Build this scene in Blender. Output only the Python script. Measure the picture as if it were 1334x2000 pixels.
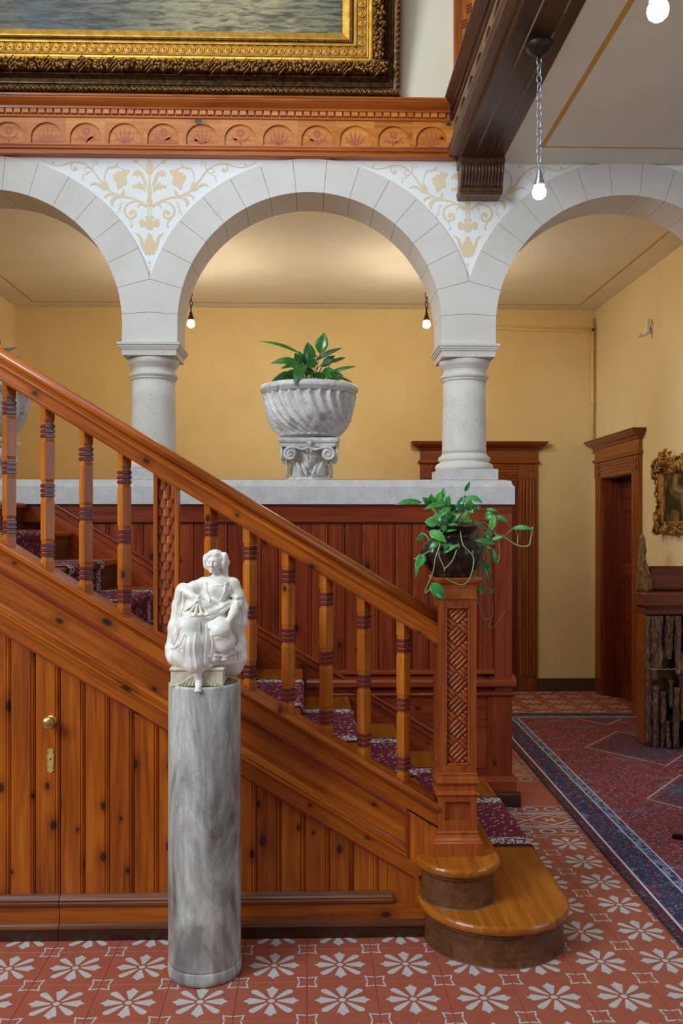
import bpy, math, random
import numpy as np
from mathutils import Vector, Matrix

random.seed(7)
scene = bpy.context.scene
for o in list(bpy.data.objects): bpy.data.objects.remove(o)
col = scene.collection
PI = math.pi

# ------------------------------------------------------------------ camera
cam_d = bpy.data.cameras.new('camera'); cam = bpy.data.objects.new('camera', cam_d); col.objects.link(cam)
cam.location = (0, 0, 1.65); cam.rotation_euler = (PI/2, 0, -0.02494)
cam_d.sensor_fit = 'VERTICAL'; cam_d.sensor_height = 24; cam_d.lens = 24*1714.35/2000
cam_d.shift_x = 18.9/2000; cam_d.shift_y = 30.6/2000; cam_d.clip_start = 0.05
scene.camera = cam

# ------------------------------------------------------------------ world, daylight, exposure
w = bpy.data.worlds.new('world'); scene.world = w; w.use_nodes = True
w.node_tree.nodes['Background'].inputs[0].default_value = (0.80, 0.90, 1.0, 1)
w.node_tree.nodes['Background'].inputs[1].default_value = 0.14
def area_light(name, loc, target, sx, sy, power, color):
    l = bpy.data.lights.new(name, 'AREA'); l.shape = 'RECTANGLE'; l.size = sx; l.size_y = sy; l.energy = power; l.color = color
    o = bpy.data.objects.new(name, l); col.objects.link(o); o.location = loc
    o.rotation_euler = (Vector(target)-Vector(loc)).to_track_quat('-Z', 'Y').to_euler()
    return o
# the hall's skylight, and the tall windows behind the photographer (left) and to the right
area_light('skylight', (-1.6, 1.2, 7.4), (-0.8, 4.4, 2.6), 3.6, 3.6, 110, (0.76, 0.89, 1.0))
area_light('hall_window', (-4.4, 0.2, 4.3), (0.2, 4.6, 2.9), 2.0, 2.4, 230, (0.74, 0.88, 1.0))
area_light('side_window', (4.6, 1.4, 2.3), (1.7, 4.3, 0.0), 1.4, 2.0, 30, (0.62, 0.80, 1.0))
vs = scene.view_settings; vs.view_transform = 'Standard'; vs.look = 'None'; vs.exposure = 0.55; vs.gamma = 1.0; vs.use_curve_mapping = False

# ------------------------------------------------------------------ node helpers
def srgb(r, g, b):
    f = lambda c: ((c/255+0.055)/1.055)**2.4 if c/255 > 0.04045 else c/255/12.92
    return (f(r), f(g), f(b), 1)
class NT:
    def __init__(s, name):
        s.m = bpy.data.materials.new(name); s.m.use_nodes = True; s.t = s.m.node_tree
        s.b = s.t.nodes['Principled BSDF']
    def n(s, typ, **k):
        d = s.t.nodes.new('ShaderNode'+typ)
        for a, v in k.items(): setattr(d, a, v)
        return d
    def l(s, a, b): s.t.links.new(a, b)
    def put(s, sock, v):
        if isinstance(v, bpy.types.NodeSocket): s.l(v, sock)
        else: sock.default_value = v
    def coord(s, scale=(1,1,1), rot=(0,0,0), rnd=0, kind='Object'):
        tc = s.n('TexCoord').outputs[kind]
        if rnd:
            oi = s.n('ObjectInfo').outputs['Random']
            vm = s.n('VectorMath', operation='SCALE'); vm.inputs[0].default_value = (rnd, rnd*0.7, rnd*1.3); s.l(oi, vm.inputs['Scale'])
            ad = s.n('VectorMath', operation='ADD'); s.l(tc, ad.inputs[0]); s.l(vm.outputs[0], ad.inputs[1]); tc = ad.outputs[0]
        if rot != (0,0,0):
            m0 = s.n('Mapping'); s.l(tc, m0.inputs[0]); m0.inputs['Rotation'].default_value = rot; tc = m0.outputs[0]
        m = s.n('Mapping'); s.l(tc, m.inputs[0]); m.inputs['Scale'].default_value = scale
        return m.outputs[0]
    def noise(s, vec, scale=1, detail=3, rough=0.5, dist=0):
        d = s.n('TexNoise'); s.l(vec, d.inputs['Vector']); d.inputs['Scale'].default_value = scale
        d.inputs['Detail'].default_value = detail; d.inputs['Roughness'].default_value = rough; d.inputs['Distortion'].default_value = dist
        return d.outputs['Fac']
    def ramp(s, fac, stops):
        d = s.n('ValToRGB'); s.l(fac, d.inputs[0]); e = d.color_ramp.elements
        while len(e) < len(stops): e.new(0.5)
        for i, (p, c) in enumerate(stops): e[i].position = p; e[i].color = c if len(c) == 4 else (*c, 1)
        return d.outputs[0]
    def mix(s, fac, a, b, mode='MIX'):
        d = s.n('Mix', data_type='RGBA', blend_type=mode)
        s.put(d.inputs['Factor'], fac); s.put(d.inputs['A'], a); s.put(d.inputs['B'], b)
        return d.outputs['Result']
    def math(s, op, a, b=0.0, clamp=False):
        d = s.n('Math', operation=op, use_clamp=clamp); s.put(d.inputs[0], a); s.put(d.inputs[1], b); return d.outputs[0]
    def rng(s, v, a, b, c=0.0, d=1.0):
        r = s.n('MapRange', interpolation_type='SMOOTHSTEP'); s.put(r.inputs[0], v)
        for i, x in enumerate((a, b, c, d)): r.inputs[i+1].default_value = x
        return r.outputs[0]
    def voro(s, vec, scale=1, rand=1.0, feature='F1'):
        d = s.n('TexVoronoi', feature=feature); s.l(vec, d.inputs['Vector']); d.inputs['Scale'].default_value = scale
        d.inputs['Randomness'].default_value = rand; return d
    def bump(s, h, strength=0.3, dist=0.01):
        d = s.n('Bump'); s.l(h, d.inputs['Height']); d.inputs['Strength'].default_value = strength; d.inputs['Distance'].default_value = dist
        s.l(d.outputs[0], s.b.inputs['Normal'])
    def done(s, color, rough=0.5, metal=0.0, **k):
        s.put(s.b.inputs['Base Color'], color); s.put(s.b.inputs['Roughness'], rough); s.b.inputs['Metallic'].default_value = metal
        for a, v in k.items(): s.put(s.b.inputs[a.replace('_', ' ')], v)
        return s.m

SLOPE = 0.604
ANG = math.atan(SLOPE)
def wood(name, light, mid, dark, grain='Z', rough=0.32, knots=0.34, knot_scale=6.4, rnd=9.0, contrast=1.0):
    """knotty varnished pine; grain = axis the fibres run along, 'S' = down the stair slope"""
    t = NT(name)
    rot = (0, 0, 0)
    if grain == 'S': rot = (0, -ANG, 0)
    g = 'X' if grain == 'S' else grain
    along = {'X': 0, 'Y': 1, 'Z': 2}[g]
    sc = [26.0]*3; sc[along] = 1.3
    fine = t.noise(t.coord(tuple(v*5 if i != along else v*6 for i, v in enumerate(sc)), rot, rnd), 1, 2, 0.6)
    gr = t.noise(t.coord(tuple(sc), rot, rnd), 1, 4, 0.55, 1.1)
    big = t.noise(t.coord(tuple([3.2 if i != along else 1.1 for i in range(3)]), rot, rnd), 1, 2, 0.5)
    f = t.math('ADD', t.math('MULTIPLY', gr, 0.50), t.math('ADD', t.math('MULTIPLY', big, 0.36), t.math('MULTIPLY', fine, 0.14)))
    c = t.ramp(f, [(0.5-0.17/contrast, dark), (0.5, mid), (0.5+0.17/contrast, light)])
    # some boards redder / browner than their neighbours
    oi = t.n('ObjectInfo').outputs['Random']
    c = t.mix(t.math('MULTIPLY', oi, 0.35), c, t.mix(1.0, c, (0.62, 0.44, 0.36, 1), 'MULTIPLY'))
    if knots > 0:
        src = t.n('SeparateXYZ'); t.l(t.coord((1,1,1), rot, rnd), src.inputs[0]); cmb = t.n('CombineXYZ')
        ac = {'X': 2, 'Z': 0, 'Y': 0}[g]
        t.l(t.math('MULTIPLY', src.outputs[ac], knot_scale), cmb.inputs[0]); t.l(t.math('MULTIPLY', src.outputs[along], knot_scale*0.6), cmb.inputs[1])
        vv = t.voro(cmb.outputs[0], 1, 1.0); vv.voronoi_dimensions = '2D'
        sel = t.n('SeparateColor'); t.l(vv.outputs['Color'], sel.inputs[0])
        on = t.math('GREATER_THAN', sel.outputs[0], knots)
        rad = t.math('ADD', t.math('MULTIPLY', sel.outputs[1], 0.075), 0.034)
        k = t.math('MULTIPLY', t.rng(t.math('DIVIDE', vv.outputs['Distance'], rad), 1.25, 0.55), on)
        halo = t.math('MULTIPLY', t.rng(t.math('DIVIDE', vv.outputs['Distance'], rad), 3.4, 1.0, 0, 0.38), on)
        c = t.mix(halo, c, tuple(v*0.55 for v in dark[:3])+(1,))
        c = t.mix(t.math('MULTIPLY', k, 0.86), c, srgb(34, 16, 10))
    t.bump(t.math('ADD', gr, t.math('MULTIPLY', fine, 0.5)), 0.12, 0.004)
    return t.done(c, t.math('ADD', t.math('MULTIPLY', gr, 0.14), rough-0.07), Coat_Weight=0.10, Coat_Roughness=0.12, Specular_IOR_Level=0.38)

FR_L, FR_M, FR_D = srgb(204,114,26), srgb(172,84,13), srgb(108,46,6)      # front pine
WN_L, WN_M, WN_D = srgb(166,74,26), srgb(136,52,16), srgb(86,28,9)        # redder wainscot
M = {}
for g in 'XZS': M['pine_'+g] = wood('orange_pine_'+g, FR_L, FR_M, FR_D, g)
for g in 'XZS': M['red_'+g] = wood('red_pine_'+g, WN_L, WN_M, WN_D, g, knots=0.55)
M['frieze_X'] = wood('golden_pine_X', srgb(228,150,66), srgb(206,122,42), srgb(166,84,22), 'X', knots=0.6)
M['frieze_dark'] = wood('brown_moulding', srgb(206,118,46), srgb(176,90,30), srgb(122,56,16), 'X', knots=0.7)
M['beam_Y'] = wood('dark_walnut_Y', srgb(110,74,48), srgb(86,54,34), srgb(56,32,20), 'Y', rough=0.36, knots=0.85)
M['beam_pale'] = wood('faded_walnut_Y', srgb(160,126,96), srgb(138,104,78), srgb(104,72,50), 'Y', rough=0.5, knots=0.9)
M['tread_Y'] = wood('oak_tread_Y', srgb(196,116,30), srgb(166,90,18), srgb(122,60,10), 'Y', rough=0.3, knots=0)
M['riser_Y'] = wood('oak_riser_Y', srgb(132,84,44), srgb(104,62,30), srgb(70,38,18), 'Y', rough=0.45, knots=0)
M['newel_Z'] = wood('newel_pine_Z', srgb(184,96,38), srgb(156,74,26), srgb(108,44,16), 'Z', knots=0)
M['baluster_Z'] = wood('baluster_pine_Z', srgb(212,132,46), srgb(180,96,24), srgb(130,60,12), 'Z', knots=0.8, knot_scale=9)
M['door_Z'] = wood('door_pine_Z', srgb(166,96,34), srgb(140,74,24), srgb(98,46,14), 'Z', knots=0.9)
M['door_X'] = wood('door_pine_X', srgb(166,96,34), srgb(140,74,24), srgb(98,46,14), 'X', knots=0.9)
M['door_Y'] = wood('door_pine_Y', srgb(170,100,40), srgb(146,78,28), srgb(104,50,16), 'Y', knots=0.9)
M['leaf_Z'] = wood('mahogany_Z', srgb(138,62,28), srgb(112,46,20), srgb(76,28,12), 'Z', knots=0)
M['ringwood'] = wood('purple_ring_paint', srgb(124,58,56), srgb(104,46,46), srgb(78,32,34), 'Z', rough=0.22, knots=0)
M['brown_X'] = wood('worn_brown_X', srgb(138,78,36), srgb(108,56,24), srgb(70,32,12), 'X', knots=0)
M['skirt_X'] = wood('dark_skirting_X', srgb(82,46,24), srgb(62,34,18), srgb(40,20,10), 'X', knots=0)

def plaster(name, c1, c2, scale=2.0, bump=0.05, rough=0.85):
    t = NT(name); v = t.coord()
    a = t.noise(v, scale, 4, 0.6); b = t.noise(v, 160, 2)
    t.bump(b, bump, 0.004)
    return t.done(t.ramp(a, [(0.3, c1), (0.7, c2)]), rough)
M['wall_yellow'] = plaster('yellow_plaster', srgb(224,196,136), srgb(232,206,150))
M['wall_cream'] = plaster('cream_plaster', srgb(226,206,156), srgb(232,214,170))
M['wall_upper'] = plaster('pale_plaster', srgb(232,216,184), srgb(238,224,196))
M['ceiling'] = plaster('ceiling_plaster', srgb(222,214,196), srgb(230,224,210))
M['spandrel'] = plaster('white_plaster', srgb(232,230,224), srgb(240,238,234))
M['stencil'] = plaster('ochre_stencil_paint', srgb(226,198,154), srgb(232,208,168))
M['stripe'] = plaster('ochre_stripe_paint', srgb(202,146,62), srgb(210,156,72))
M['mortar'] = plaster('mortar', srgb(150,140,126), srgb(160,150,136))
M['red_print'] = plaster('red_stencil_paint', srgb(178,84,38), srgb(186,92,46), rough=0.5)
M['grout'] = plaster('dark_grout', srgb(134,68,52), srgb(144,76,58))
M['terracotta'] = plaster('terracotta_tile', srgb(156,78,58), srgb(170,90,68), 9, 0.03, 0.42)
M['tile_white'] = plaster('grey_white_tile_print', srgb(182,176,168), srgb(196,190,182), 9, 0.03, 0.42)
M['tile_dark'] = plaster('slate_tile_print', srgb(96,78,84), srgb(110,92,96), 9, 0.03, 0.42)
M['base_brown'] = plaster('brown_paint', srgb(70,48,34), srgb(80,56,40), rough=0.6)

def stone(name, c1, c2, speck, scale=7.0):
    t = NT(name); v = t.coord()
    a = t.noise(v, scale, 5, 0.65); sp = t.noise(v, 95, 2, 0.6)
    c = t.ramp(a, [(0.3, c1), (0.7, c2)])
    c = t.mix(t.rng(sp, 0.60, 0.72, 0, 0.55), c, speck)
    t.bump(sp, 0.12, 0.004)
    return t.done(c, 0.75)
M['stone'] = stone('limestone', srgb(206,196,182), srgb(222,214,202), srgb(150,138,124))
M['vouss'] = stone('dressed_limestone', srgb(210,200,188), srgb(222,214,204), srgb(196,186,172), 3)
M['grey_stone'] = stone('grey_granite', srgb(186,180,174), srgb(208,202,196), srgb(120,112,108), 12)

def marble(name, a, b, vein, vs=3.0, amount=0.6, stretch=(1,1,1), rough=0.35):
    t = NT(name); v = t.coord(stretch)
    n1 = t.noise(v, vs, 6, 0.62, 1.8); n2 = t.noise(v, vs*2.7, 5, 0.6, 2.5); n3 = t.noise(t.coord((26,26,2.5)), 1, 3)
    c = t.ramp(t.math('ADD', t.math('MULTIPLY', n1, 0.8), t.math('MULTIPLY', n3, 0.2)), [(0.36, a), (0.60, b)])
    c = t.mix(t.rng(t.noise(v, vs*0.55, 4, 0.6, 1.0), 0.56, 0.68, 0, amount*2.6), c, vein)
    vn = t.rng(t.math('ABSOLUTE', t.math('SUBTRACT', n2, 0.5)), 0.0, 0.07, amount, 0.0)
    return t.done(t.mix(vn, c, vein), rough)
M['grey_marble'] = marble('veined_grey_marble', srgb(108,100,92), srgb(206,202,190), srgb(104,100,96), 3.6, 0.22, (1.5,1.5,0.5), 0.38)
M['white_marble'] = marble('white_marble', srgb(236,226,208), srgb(246,240,230), srgb(214,192,160), 9, 0.22, (1,1,1), 0.42)
M['old_marble'] = marble('weathered_marble', srgb(196,186,176), srgb(226,220,214), srgb(150,138,128), 7, 0.35, (1,1,1), 0.5)
M['base_marble'] = marble('cream_marble', srgb(222,206,172), srgb(236,226,202), srgb(180,150,104), 8, 0.35, (1,1,1), 0.45)

def metal(name, c1, c2, rough=0.35, scale=30, m=1.0):
    t = NT(name); a = t.noise(t.coord(), scale, 4, 0.6); t.bump(a, 0.15, 0.003)
    return t.done(t.ramp(a, [(0.35, c1), (0.65, c2)]), rough, m)
M['gold'] = metal('gilt', srgb(206,142,40), srgb(236,184,84), 0.38, 18, 0.75)
M['gold_dark'] = metal('dark_gilt', srgb(96,64,26), srgb(176,126,58), 0.40, 60, 0.7)
M['bronze'] = metal('bronzed_moulding', srgb(58,38,20), srgb(118,82,42), 0.35, 40, 0.6)
M['old_gilt'] = metal('old_gilt', srgb(120,82,30), srgb(196,148,76), 0.45, 40, 0.6)
M['brass_flat'] = metal('tarnished_brass', srgb(190,148,72), srgb(222,184,110), 0.5, 60, 0.3)
M['brass'] = metal('brass', srgb(196,152,72), srgb(224,184,104), 0.28, 40, 0.9)
M['steel'] = metal('grey_steel', srgb(150,160,172), srgb(196,206,218), 0.32, 60, 0.85)
M['iron'] = metal('dark_iron', srgb(34,26,20), srgb(58,44,32), 0.5, 60, 0.5)
M['black'] = metal('black_metal', srgb(14,14,18), srgb(24,24,30), 0.35, 60, 0.3)
M['pot'] = metal('dark_glazed_bronze', srgb(30,22,18), srgb(66,48,38), 0.24, 22, 0.35)
M['pipe'] = plaster('painted_pipe', srgb(224,190,118), srgb(230,198,128), rough=0.5)
M['white_ceramic'] = plaster('white_ceramic', srgb(226,222,216), srgb(240,238,234), rough=0.3)
t = NT('lamp_bulb_glow'); t.done((1,1,1,1), 0.3, Emission_Color=(1.0,0.85,0.62,1), Emission_Strength=560.0); M['bulb'] = t.m
t = NT('dim_lamp_bulb_glow'); t.done((1,1,1,1), 0.3, Emission_Color=(1.0,0.85,0.60,1), Emission_Strength=70.0); M['bulb_dim'] = t.m
t = NT('soil'); M['soil'] = t.done(t.ramp(t.noise(t.coord(), 60, 4), [(0.3, srgb(34,24,16)), (0.7, srgb(64,46,30))]), 0.95)
def leafmat(name, a, b, c):
    t = NT(name); v = t.coord(rnd=3)
    n = t.noise(v, 14, 3); oi = t.n('ObjectInfo').outputs['Random']
    cc = t.ramp(t.math('ADD', t.math('MULTIPLY', n, 0.5), t.math('MULTIPLY', oi, 0.5)), [(0.2, a), (0.55, b), (0.9, c)])
    return t.done(cc, 0.28, Coat_Weight=0.2, Coat_Roughness=0.2)
M['leaf_dark'] = leafmat('dark_glossy_leaf', srgb(20,62,22), srgb(36,98,30), srgb(66,138,40))
M['leaf_bright'] = leafmat('bright_leaf', srgb(34,108,48), srgb(58,148,58), srgb(112,182,78))
M['stem'] = leafmat('pale_stem', srgb(110,136,70), srgb(140,160,92), srgb(168,180,120))

# ------------------------------------------------------------------ mesh helpers
class MB:
    def __init__(s): s.v = []; s.f = []; s.mi = []; s.sm = []
    def add(s, vs, fs, mat=0, smooth=False):
        b = len(s.v); s.v += [tuple(p) for p in vs]
        for q in fs: s.f.append(tuple(b+i for i in q)); s.mi.append(mat); s.sm.append(smooth)
        return s
    def box(s, x0, x1, y0, y1, z0, z1, mat=0):
        return s.add([(x0,y0,z0),(x1,y0,z0),(x1,y1,z0),(x0,y1,z0),(x0,y0,z1),(x1,y0,z1),(x1,y1,z1),(x0,y1,z1)],
                     [(3,2,1,0),(4,5,6,7),(0,1,5,4),(1,2,6,5),(2,3,7,6),(3,0,4,7)], mat)
    def bbox(s, x0, x1, y0, y1, z0, z1, b=0.004, mat=0):
        """box with chamfered edges"""
        P = []
        for dz in (0, 1):
            for ins, zz in (((b, 0), (0, b)) if dz == 0 else ((0, -b), (b, 0))):
                z = (z0, z1)[dz]+zz
                P.append([(x0+ins+b*(ins == 0), y0+ins, z), (x1-ins-b*(ins == 0), y0+ins, z), (x1-ins, y0+ins+b*(ins == 0), z), (x1-ins, y1-ins-b*(ins == 0), z),
                          (x1-ins-b*(ins == 0), y1-ins, z), (x0+ins+b*(ins == 0), y1-ins, z), (x0+ins, y1-ins-b*(ins == 0), z), (x0+ins, y0+ins+b*(ins == 0), z)])
        return s.loft(P, True, True, mat)
    def loft(s, rings, cap0=True, cap1=True, mat=0, smooth=False, closed=True):
        n = len(rings[0]); vs = [p for r in rings for p in r]; fs = []
        for i in range(len(rings)-1):
            for j in range(n if closed else n-1):
                k = (j+1) % n; fs.append((i*n+j, i*n+k, (i+1)*n+k, (i+1)*n+j))
        if cap0: fs.append(tuple(range(n-1, -1, -1)))
        if cap1: fs.append(tuple(range((len(rings)-1)*n, len(rings)*n)))
        return s.add(vs, fs, mat, smooth)
    def prism(s, poly, axis, a0, a1, mat=0, smooth=False):
        f = {'Y': lambda p, a: (p[0], a, p[1]), 'X': lambda p, a: (a, p[0], p[1]), 'Z': lambda p, a: (p[0], p[1], a)}[axis]
        return s.loft([[f(p, a0) for p in poly], [f(p, a1) for p in poly]], mat=mat, smooth=smooth)
    def lathe(s, prof, c=(0,0,0), n=40, rf=None, mat=0, smooth=True, cap=True):
        R = []
        for i, (r, z) in enumerate(prof):
            R.append([(c[0]+(rf(r, 2*PI*j/n, z, i) if rf else r)*math.cos(2*PI*j/n), c[1]+(rf(r, 2*PI*j/n, z, i) if rf else r)*math.sin(2*PI*j/n), c[2]+z) for j in range(n)])
        return s.loft(R, cap, cap, mat, smooth)
    def tube(s, pts, rad, n=8, mat=0, smooth=True, cap=True):
        pts = [Vector(p) for p in pts]; m = len(pts); R = []
        rr = rad if isinstance(rad, (list, tuple)) else [rad]*m
        up = Vector((0.13, 0.31, 0.94))
        for i, p in enumerate(pts):
            d = (pts[min(i+1, m-1)]-pts[max(i-1, 0)]).normalized()
            if abs(d.dot(up)) > 0.97: up = Vector((0.9, 0.3, 0.1))
            a = d.cross(up).normalized(); b = d.cross(a).normalized(); up = a.cross(d) if i else up
            R.append([tuple(p+(a*math.cos(2*PI*j/n)+b*math.sin(2*PI*j/n))*rr[i]) for j in range(n)])
        return s.loft(R, cap, cap, mat, smooth)
    def slope(s, X0, X1, prof, zf, mat=0, smooth=False):
        """profile [(y, v)] swept along the line zf(X), ends cut plumb"""
        return s.loft([[(X, y, zf(X)+v) for y, v in prof] for X in (X0, X1)], mat=mat, smooth=smooth)
    def ellipsoid(s, c, r, n=12, m=8, rot=None, mat=0):
        R = []
        for i in range(m+1):
            a = PI*i/m; a = min(max(a, 0.02), PI-0.02); row = []
            for j in range(n):
                b = 2*PI*j/n; p = Vector((r[0]*math.sin(a)*math.cos(b), r[1]*math.sin(a)*math.sin(b), -r[2]*math.cos(a)))
                if rot: p = rot @ p
                row.append((c[0]+p.x, c[1]+p.y, c[2]+p.z))
            R.append(row)
        return s.loft(R, True, True, mat, True)
    def mesh(s, name, mats):
        me = bpy.data.meshes.new(name); me.from_pydata(s.v, [], s.f)
        for m in (mats if isinstance(mats, list) else [mats]): me.materials.append(M[m] if isinstance(m, str) else m)
        me.polygons.foreach_set('material_index', s.mi); me.polygons.foreach_set('use_smooth', s.sm)
        import bmesh
        b = bmesh.new(); b.from_mesh(me); bmesh.ops.recalc_face_normals(b, faces=b.faces); b.to_mesh(me); b.free()
        me.update(); return me
    def build(s, name, mats, parent=None, **k): return link(name, s.mesh(name, mats), parent, **k)
def pinv(parent):
    m = Matrix.Translation(parent.location)
    p = parent
    if p.parent: m = Matrix.Translation(p.parent.location) @ m if False else m
    return m.inverted()
def link(name, me, parent=None, loc=None, label=None, cat=None, group=None, kind=None):
    o = bpy.data.objects.new(name, me); col.objects.link(o)
    if loc is not None: o.location = loc
    if parent is not None:
        o.parent = parent
        root = parent
        while root.parent: root = root.parent
        if parent is root: o.matrix_parent_inverse = Matrix.Translation(root.location).inverted()
        elif parent.type == 'MESH': o.matrix_parent_inverse = Matrix.Translation(parent.location).inverted()
    if label: o['label'] = label
    if cat: o['category'] = cat
    if group: o['group'] = group
    if kind: o['kind'] = kind
    return o
def thing(name, label, cat, loc=(0,0,0), group=None, kind=None):
    o = bpy.data.objects.new(name, None); col.objects.link(o); o.location = loc; o.empty_display_size = 0.1
    o['label'] = label; o['category'] = cat
    if group: o['group'] = group
    if kind: o['kind'] = kind
    return o
def struct(name, mb, mats, label=None, cat=None):
    o = mb.build(name, mats); o['kind'] = 'structure'
    if label: o['label'] = label
    if cat: o['category'] = cat
    return o
def copy_tree(o, parent=None):
    c = o.copy(); col.objects.link(c)
    if parent is not None: c.parent = parent
    for ch in o.children: copy_tree(ch, c)
    return c
def arc(cx, cz, r, a0, a1, n): return [(cx+r*math.cos(a0+(a1-a0)*i/n), cz+r*math.sin(a0+(a1-a0)*i/n)) for i in range(n+1)]
# ================================================================== STRUCTURE
YA, YB = 5.25, 5.57            # arcade ring: front / back
YW = 8.80                      # back wall
XR, XL = 2.885, -2.93          # side walls of the passage
ZC = 3.845                     # passage ceiling
P = 0.248; TX0, TY0 = -0.8784, 3.0646

# ---- floor
floor = struct('floor', MB().box(-3.2, 3.4, -1.0, 9.2, -0.06, -0.0125), 'grout', 'patterned terracotta and white tile floor of the hall', 'floor')
def tile_base(mb, hx, hy):
    g = 0.0005; c = 0.0009
    hx -= g; hy -= g
    mb.loft([[(-hx,-hy,-0.0125),(hx,-hy,-0.0125),(hx,hy,-0.0125),(-hx,hy,-0.0125)], [(-hx,-hy,-c),(hx,-hy,-c),(hx,hy,-c),(-hx,hy,-c)],
             [(-hx+c,-hy+c,0),(hx-c,-hy+c,0),(hx-c,hy-c,0),(-hx+c,hy-c,0)]], False, True)
def flat(mb, poly, mat=1, z=0.0003): mb.add([(x, y, z) for x, y in poly], [tuple(range(len(poly)))], mat)
def flower_tile():
    mb = MB(); tile_base(mb, P/2, P/2)
    for k in range(8):
        a = k*PI/4; ca, sa = math.cos(a), math.sin(a)
        if k % 2 == 0: pts = [(0.021,-0.004),(0.06,-0.017),(0.079,-0.022),(0.081,-0.013),(0.098,0),(0.081,0.013),(0.079,0.022),(0.06,0.017),(0.021,0.004)]
        else: pts = [(0.020,-0.003),(0.06,-0.011)]+[(0.087+0.0135*math.cos(b), 0.0135*math.sin(b)) for b in [-PI/2+PI*i/6 for i in range(7)]]+[(0.06,0.011),(0.020,0.003)]
        flat(mb, [(x*ca-y*sa, x*sa+y*ca) for x, y in pts])
    flat(mb, [(0.0125*math.cos(b), 0.0125*math.sin(b)) for b in [2*PI*i/10 for i in range(10)]])
    h = P/2-0.0024
    for sx in (-1, 1):
        for sy in (-1, 1):
            A = [(h-0.036, h-0.036), (h-0.033, h-0.018), (h-0.029, h), (h-0.023, h), (h-0.026, h-0.017), (h-0.028, h-0.028)]
            for q in (A, [(y, x) for x, y in A]): flat(mb, [(sx*x, sy*y) for x, y in q])
    return mb.mesh('tile', ['terracotta', 'tile_white'])
def circle_tile():
    mb = MB(); tile_base(mb, P/2, P/4)
    h = P/2-0.0024
    for y in (-0.054, 0.054): flat(mb, [(-h, y-0.004), (h, y-0.004), (h, y+0.004), (-h, y+0.004)])
    for y in (-0.044, 0.044): flat(mb, [(-h, y-0.002), (h, y-0.002), (h, y+0.002), (-h, y+0.002)], 2)
    for x in (-P/4, P/4):
        flat(mb, [(x+0.046*math.cos(b), 0.036*math.sin(b)) for b in [2*PI*i/18 for i in range(18)]], 1, 0.0003)
        flat(mb, [(x+0.034*math.cos(b), 0.025*math.sin(b)) for b in [2*PI*i/18 for i in range(18)]], 0, 0.0005)
        flat(mb, [(x+0.022*math.cos(b), 0.015*math.sin(b)) for b in [2*PI*i/14 for i in range(14)]], 2, 0.0007)
    return mb.mesh('tile', ['terracotta', 'tile_white', 'tile_dark'])
def lattice_tile():
    mb = MB(); tile_base(mb, P/2, P/2)
    h = P/2-0.0024
    for y in (-0.114, -0.096, 0.096, 0.114): flat(mb, [(-h, y-0.005), (h, y-0.005), (h, y+0.005), (-h, y+0.005)], 1)
    for y in (-0.105, 0.105): flat(mb, [(-h, y-0.002), (h, y-0.002), (h, y+0.002), (-h, y+0.002)], 2)
    def rib(pts, wd, m=1, z=0.0004):
        for (a, b) in zip(pts, pts[1:]):
            d = Vector((b[0]-a[0], b[1]-a[1])).normalized()*wd; n = (-d.y, d.x)
            flat(mb, [(a[0]+n[0], a[1]+n[1]), (a[0]-n[0], a[1]-n[1]), (b[0]-n[0], b[1]-n[1]), (b[0]+n[0], b[1]+n[1])], m, z)
    for sx in (-1, 1):
        for sy in (-1, 1):
            rib([(0, sy*0.082), (sx*0.05, sy*0.052), (sx*0.09, sy*0.022), (sx*h, 0)], 0.006)
            rib([(sx*0.062, sy*0.085), (sx*0.085, sy*0.064), (sx*h, sy*0.050)], 0.0045)
            q = [(sx*0.008, 0), (sx*0.026, sy*0.008), (sx*0.034, sy*0.026), (sx*0.014, sy*0.024), (0, sy*0.008)]; flat(mb, q, 1, 0.0004)
    return mb.mesh('tile', ['terracotta', 'tile_white', 'tile_dark'])
mb = MB(); tile_base(mb, P/2, P/2); plain_t = mb.mesh('tile', ['terracotta'])
flower_t, circle_t, lattice_t = flower_tile(), circle_tile(), lattice_tile()
def tile(me, x, y): link('tile', me, floor, (x, y, 0))
for j in range(-2, 7):
    for i in range(-6, 16):
        x, y = TX0+i*P, TY0+j*P
        if y > 3.7 and x < 0.9: continue
        tile(flower_t, x, y)
YB0 = TY0+6.5*P
for i in range(7, 16):
    x = TX0+i*P
    tile(circle_t, x, YB0+P*0.25); tile(lattice_t, x, YB0+P); tile(circle_t, x, YB0+P*1.75)
    tile(plain_t, x, YB0+2.5*P); tile(plain_t, x, YB0+3.5*P)
    tile(circle_t, x, YB0+4.25*P); tile(lattice_t, x, YB0+5*P); tile(circle_t, x, YB0+5.75*P)
    for j in range(11):
        if x > 1.9 and j < 4: continue
        tile(flower_t, x, YB0+(6.5+j)*P)

# ---- passage walls and ceilings
struct('wall_back', MB().box(XL-0.2, XR+0.2, YW, YW+0.15, 0, ZC), 'wall_yellow', 'warm yellow plaster wall at the back of the passage', 'wall')
dY0, dY1 = 7.73, 8.56           # door opening in the right wall
mb = MB().box(XR, XR+0.5, 5.3, dY0, 0, ZC).box(XR, XR+0.5, dY1, YW+0.15, 0, ZC).box(XR, XR+0.5, dY0, dY1, 2.17, ZC)
struct('wall_right', mb, 'wall_cream', 'cream plaster wall on the right with door and gilt frame', 'wall')
struct('wall_left', MB().box(XL-0.2, XL, 2.8, YW+0.15, 0, 6.4), 'wall_yellow', 'yellow plaster wall at the far left of the passage', 'wall')
ceil = struct('ceiling', MB().box(XL-0.1, XR+0.4, YB-0.02, YW+0.1, ZC, ZC+0.2).box(1.0, 4.6, -0.8, 5.3, ZC, ZC+0.25), 'ceiling', 'cream plaster ceiling with thin ochre border lines', 'ceiling')
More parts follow.
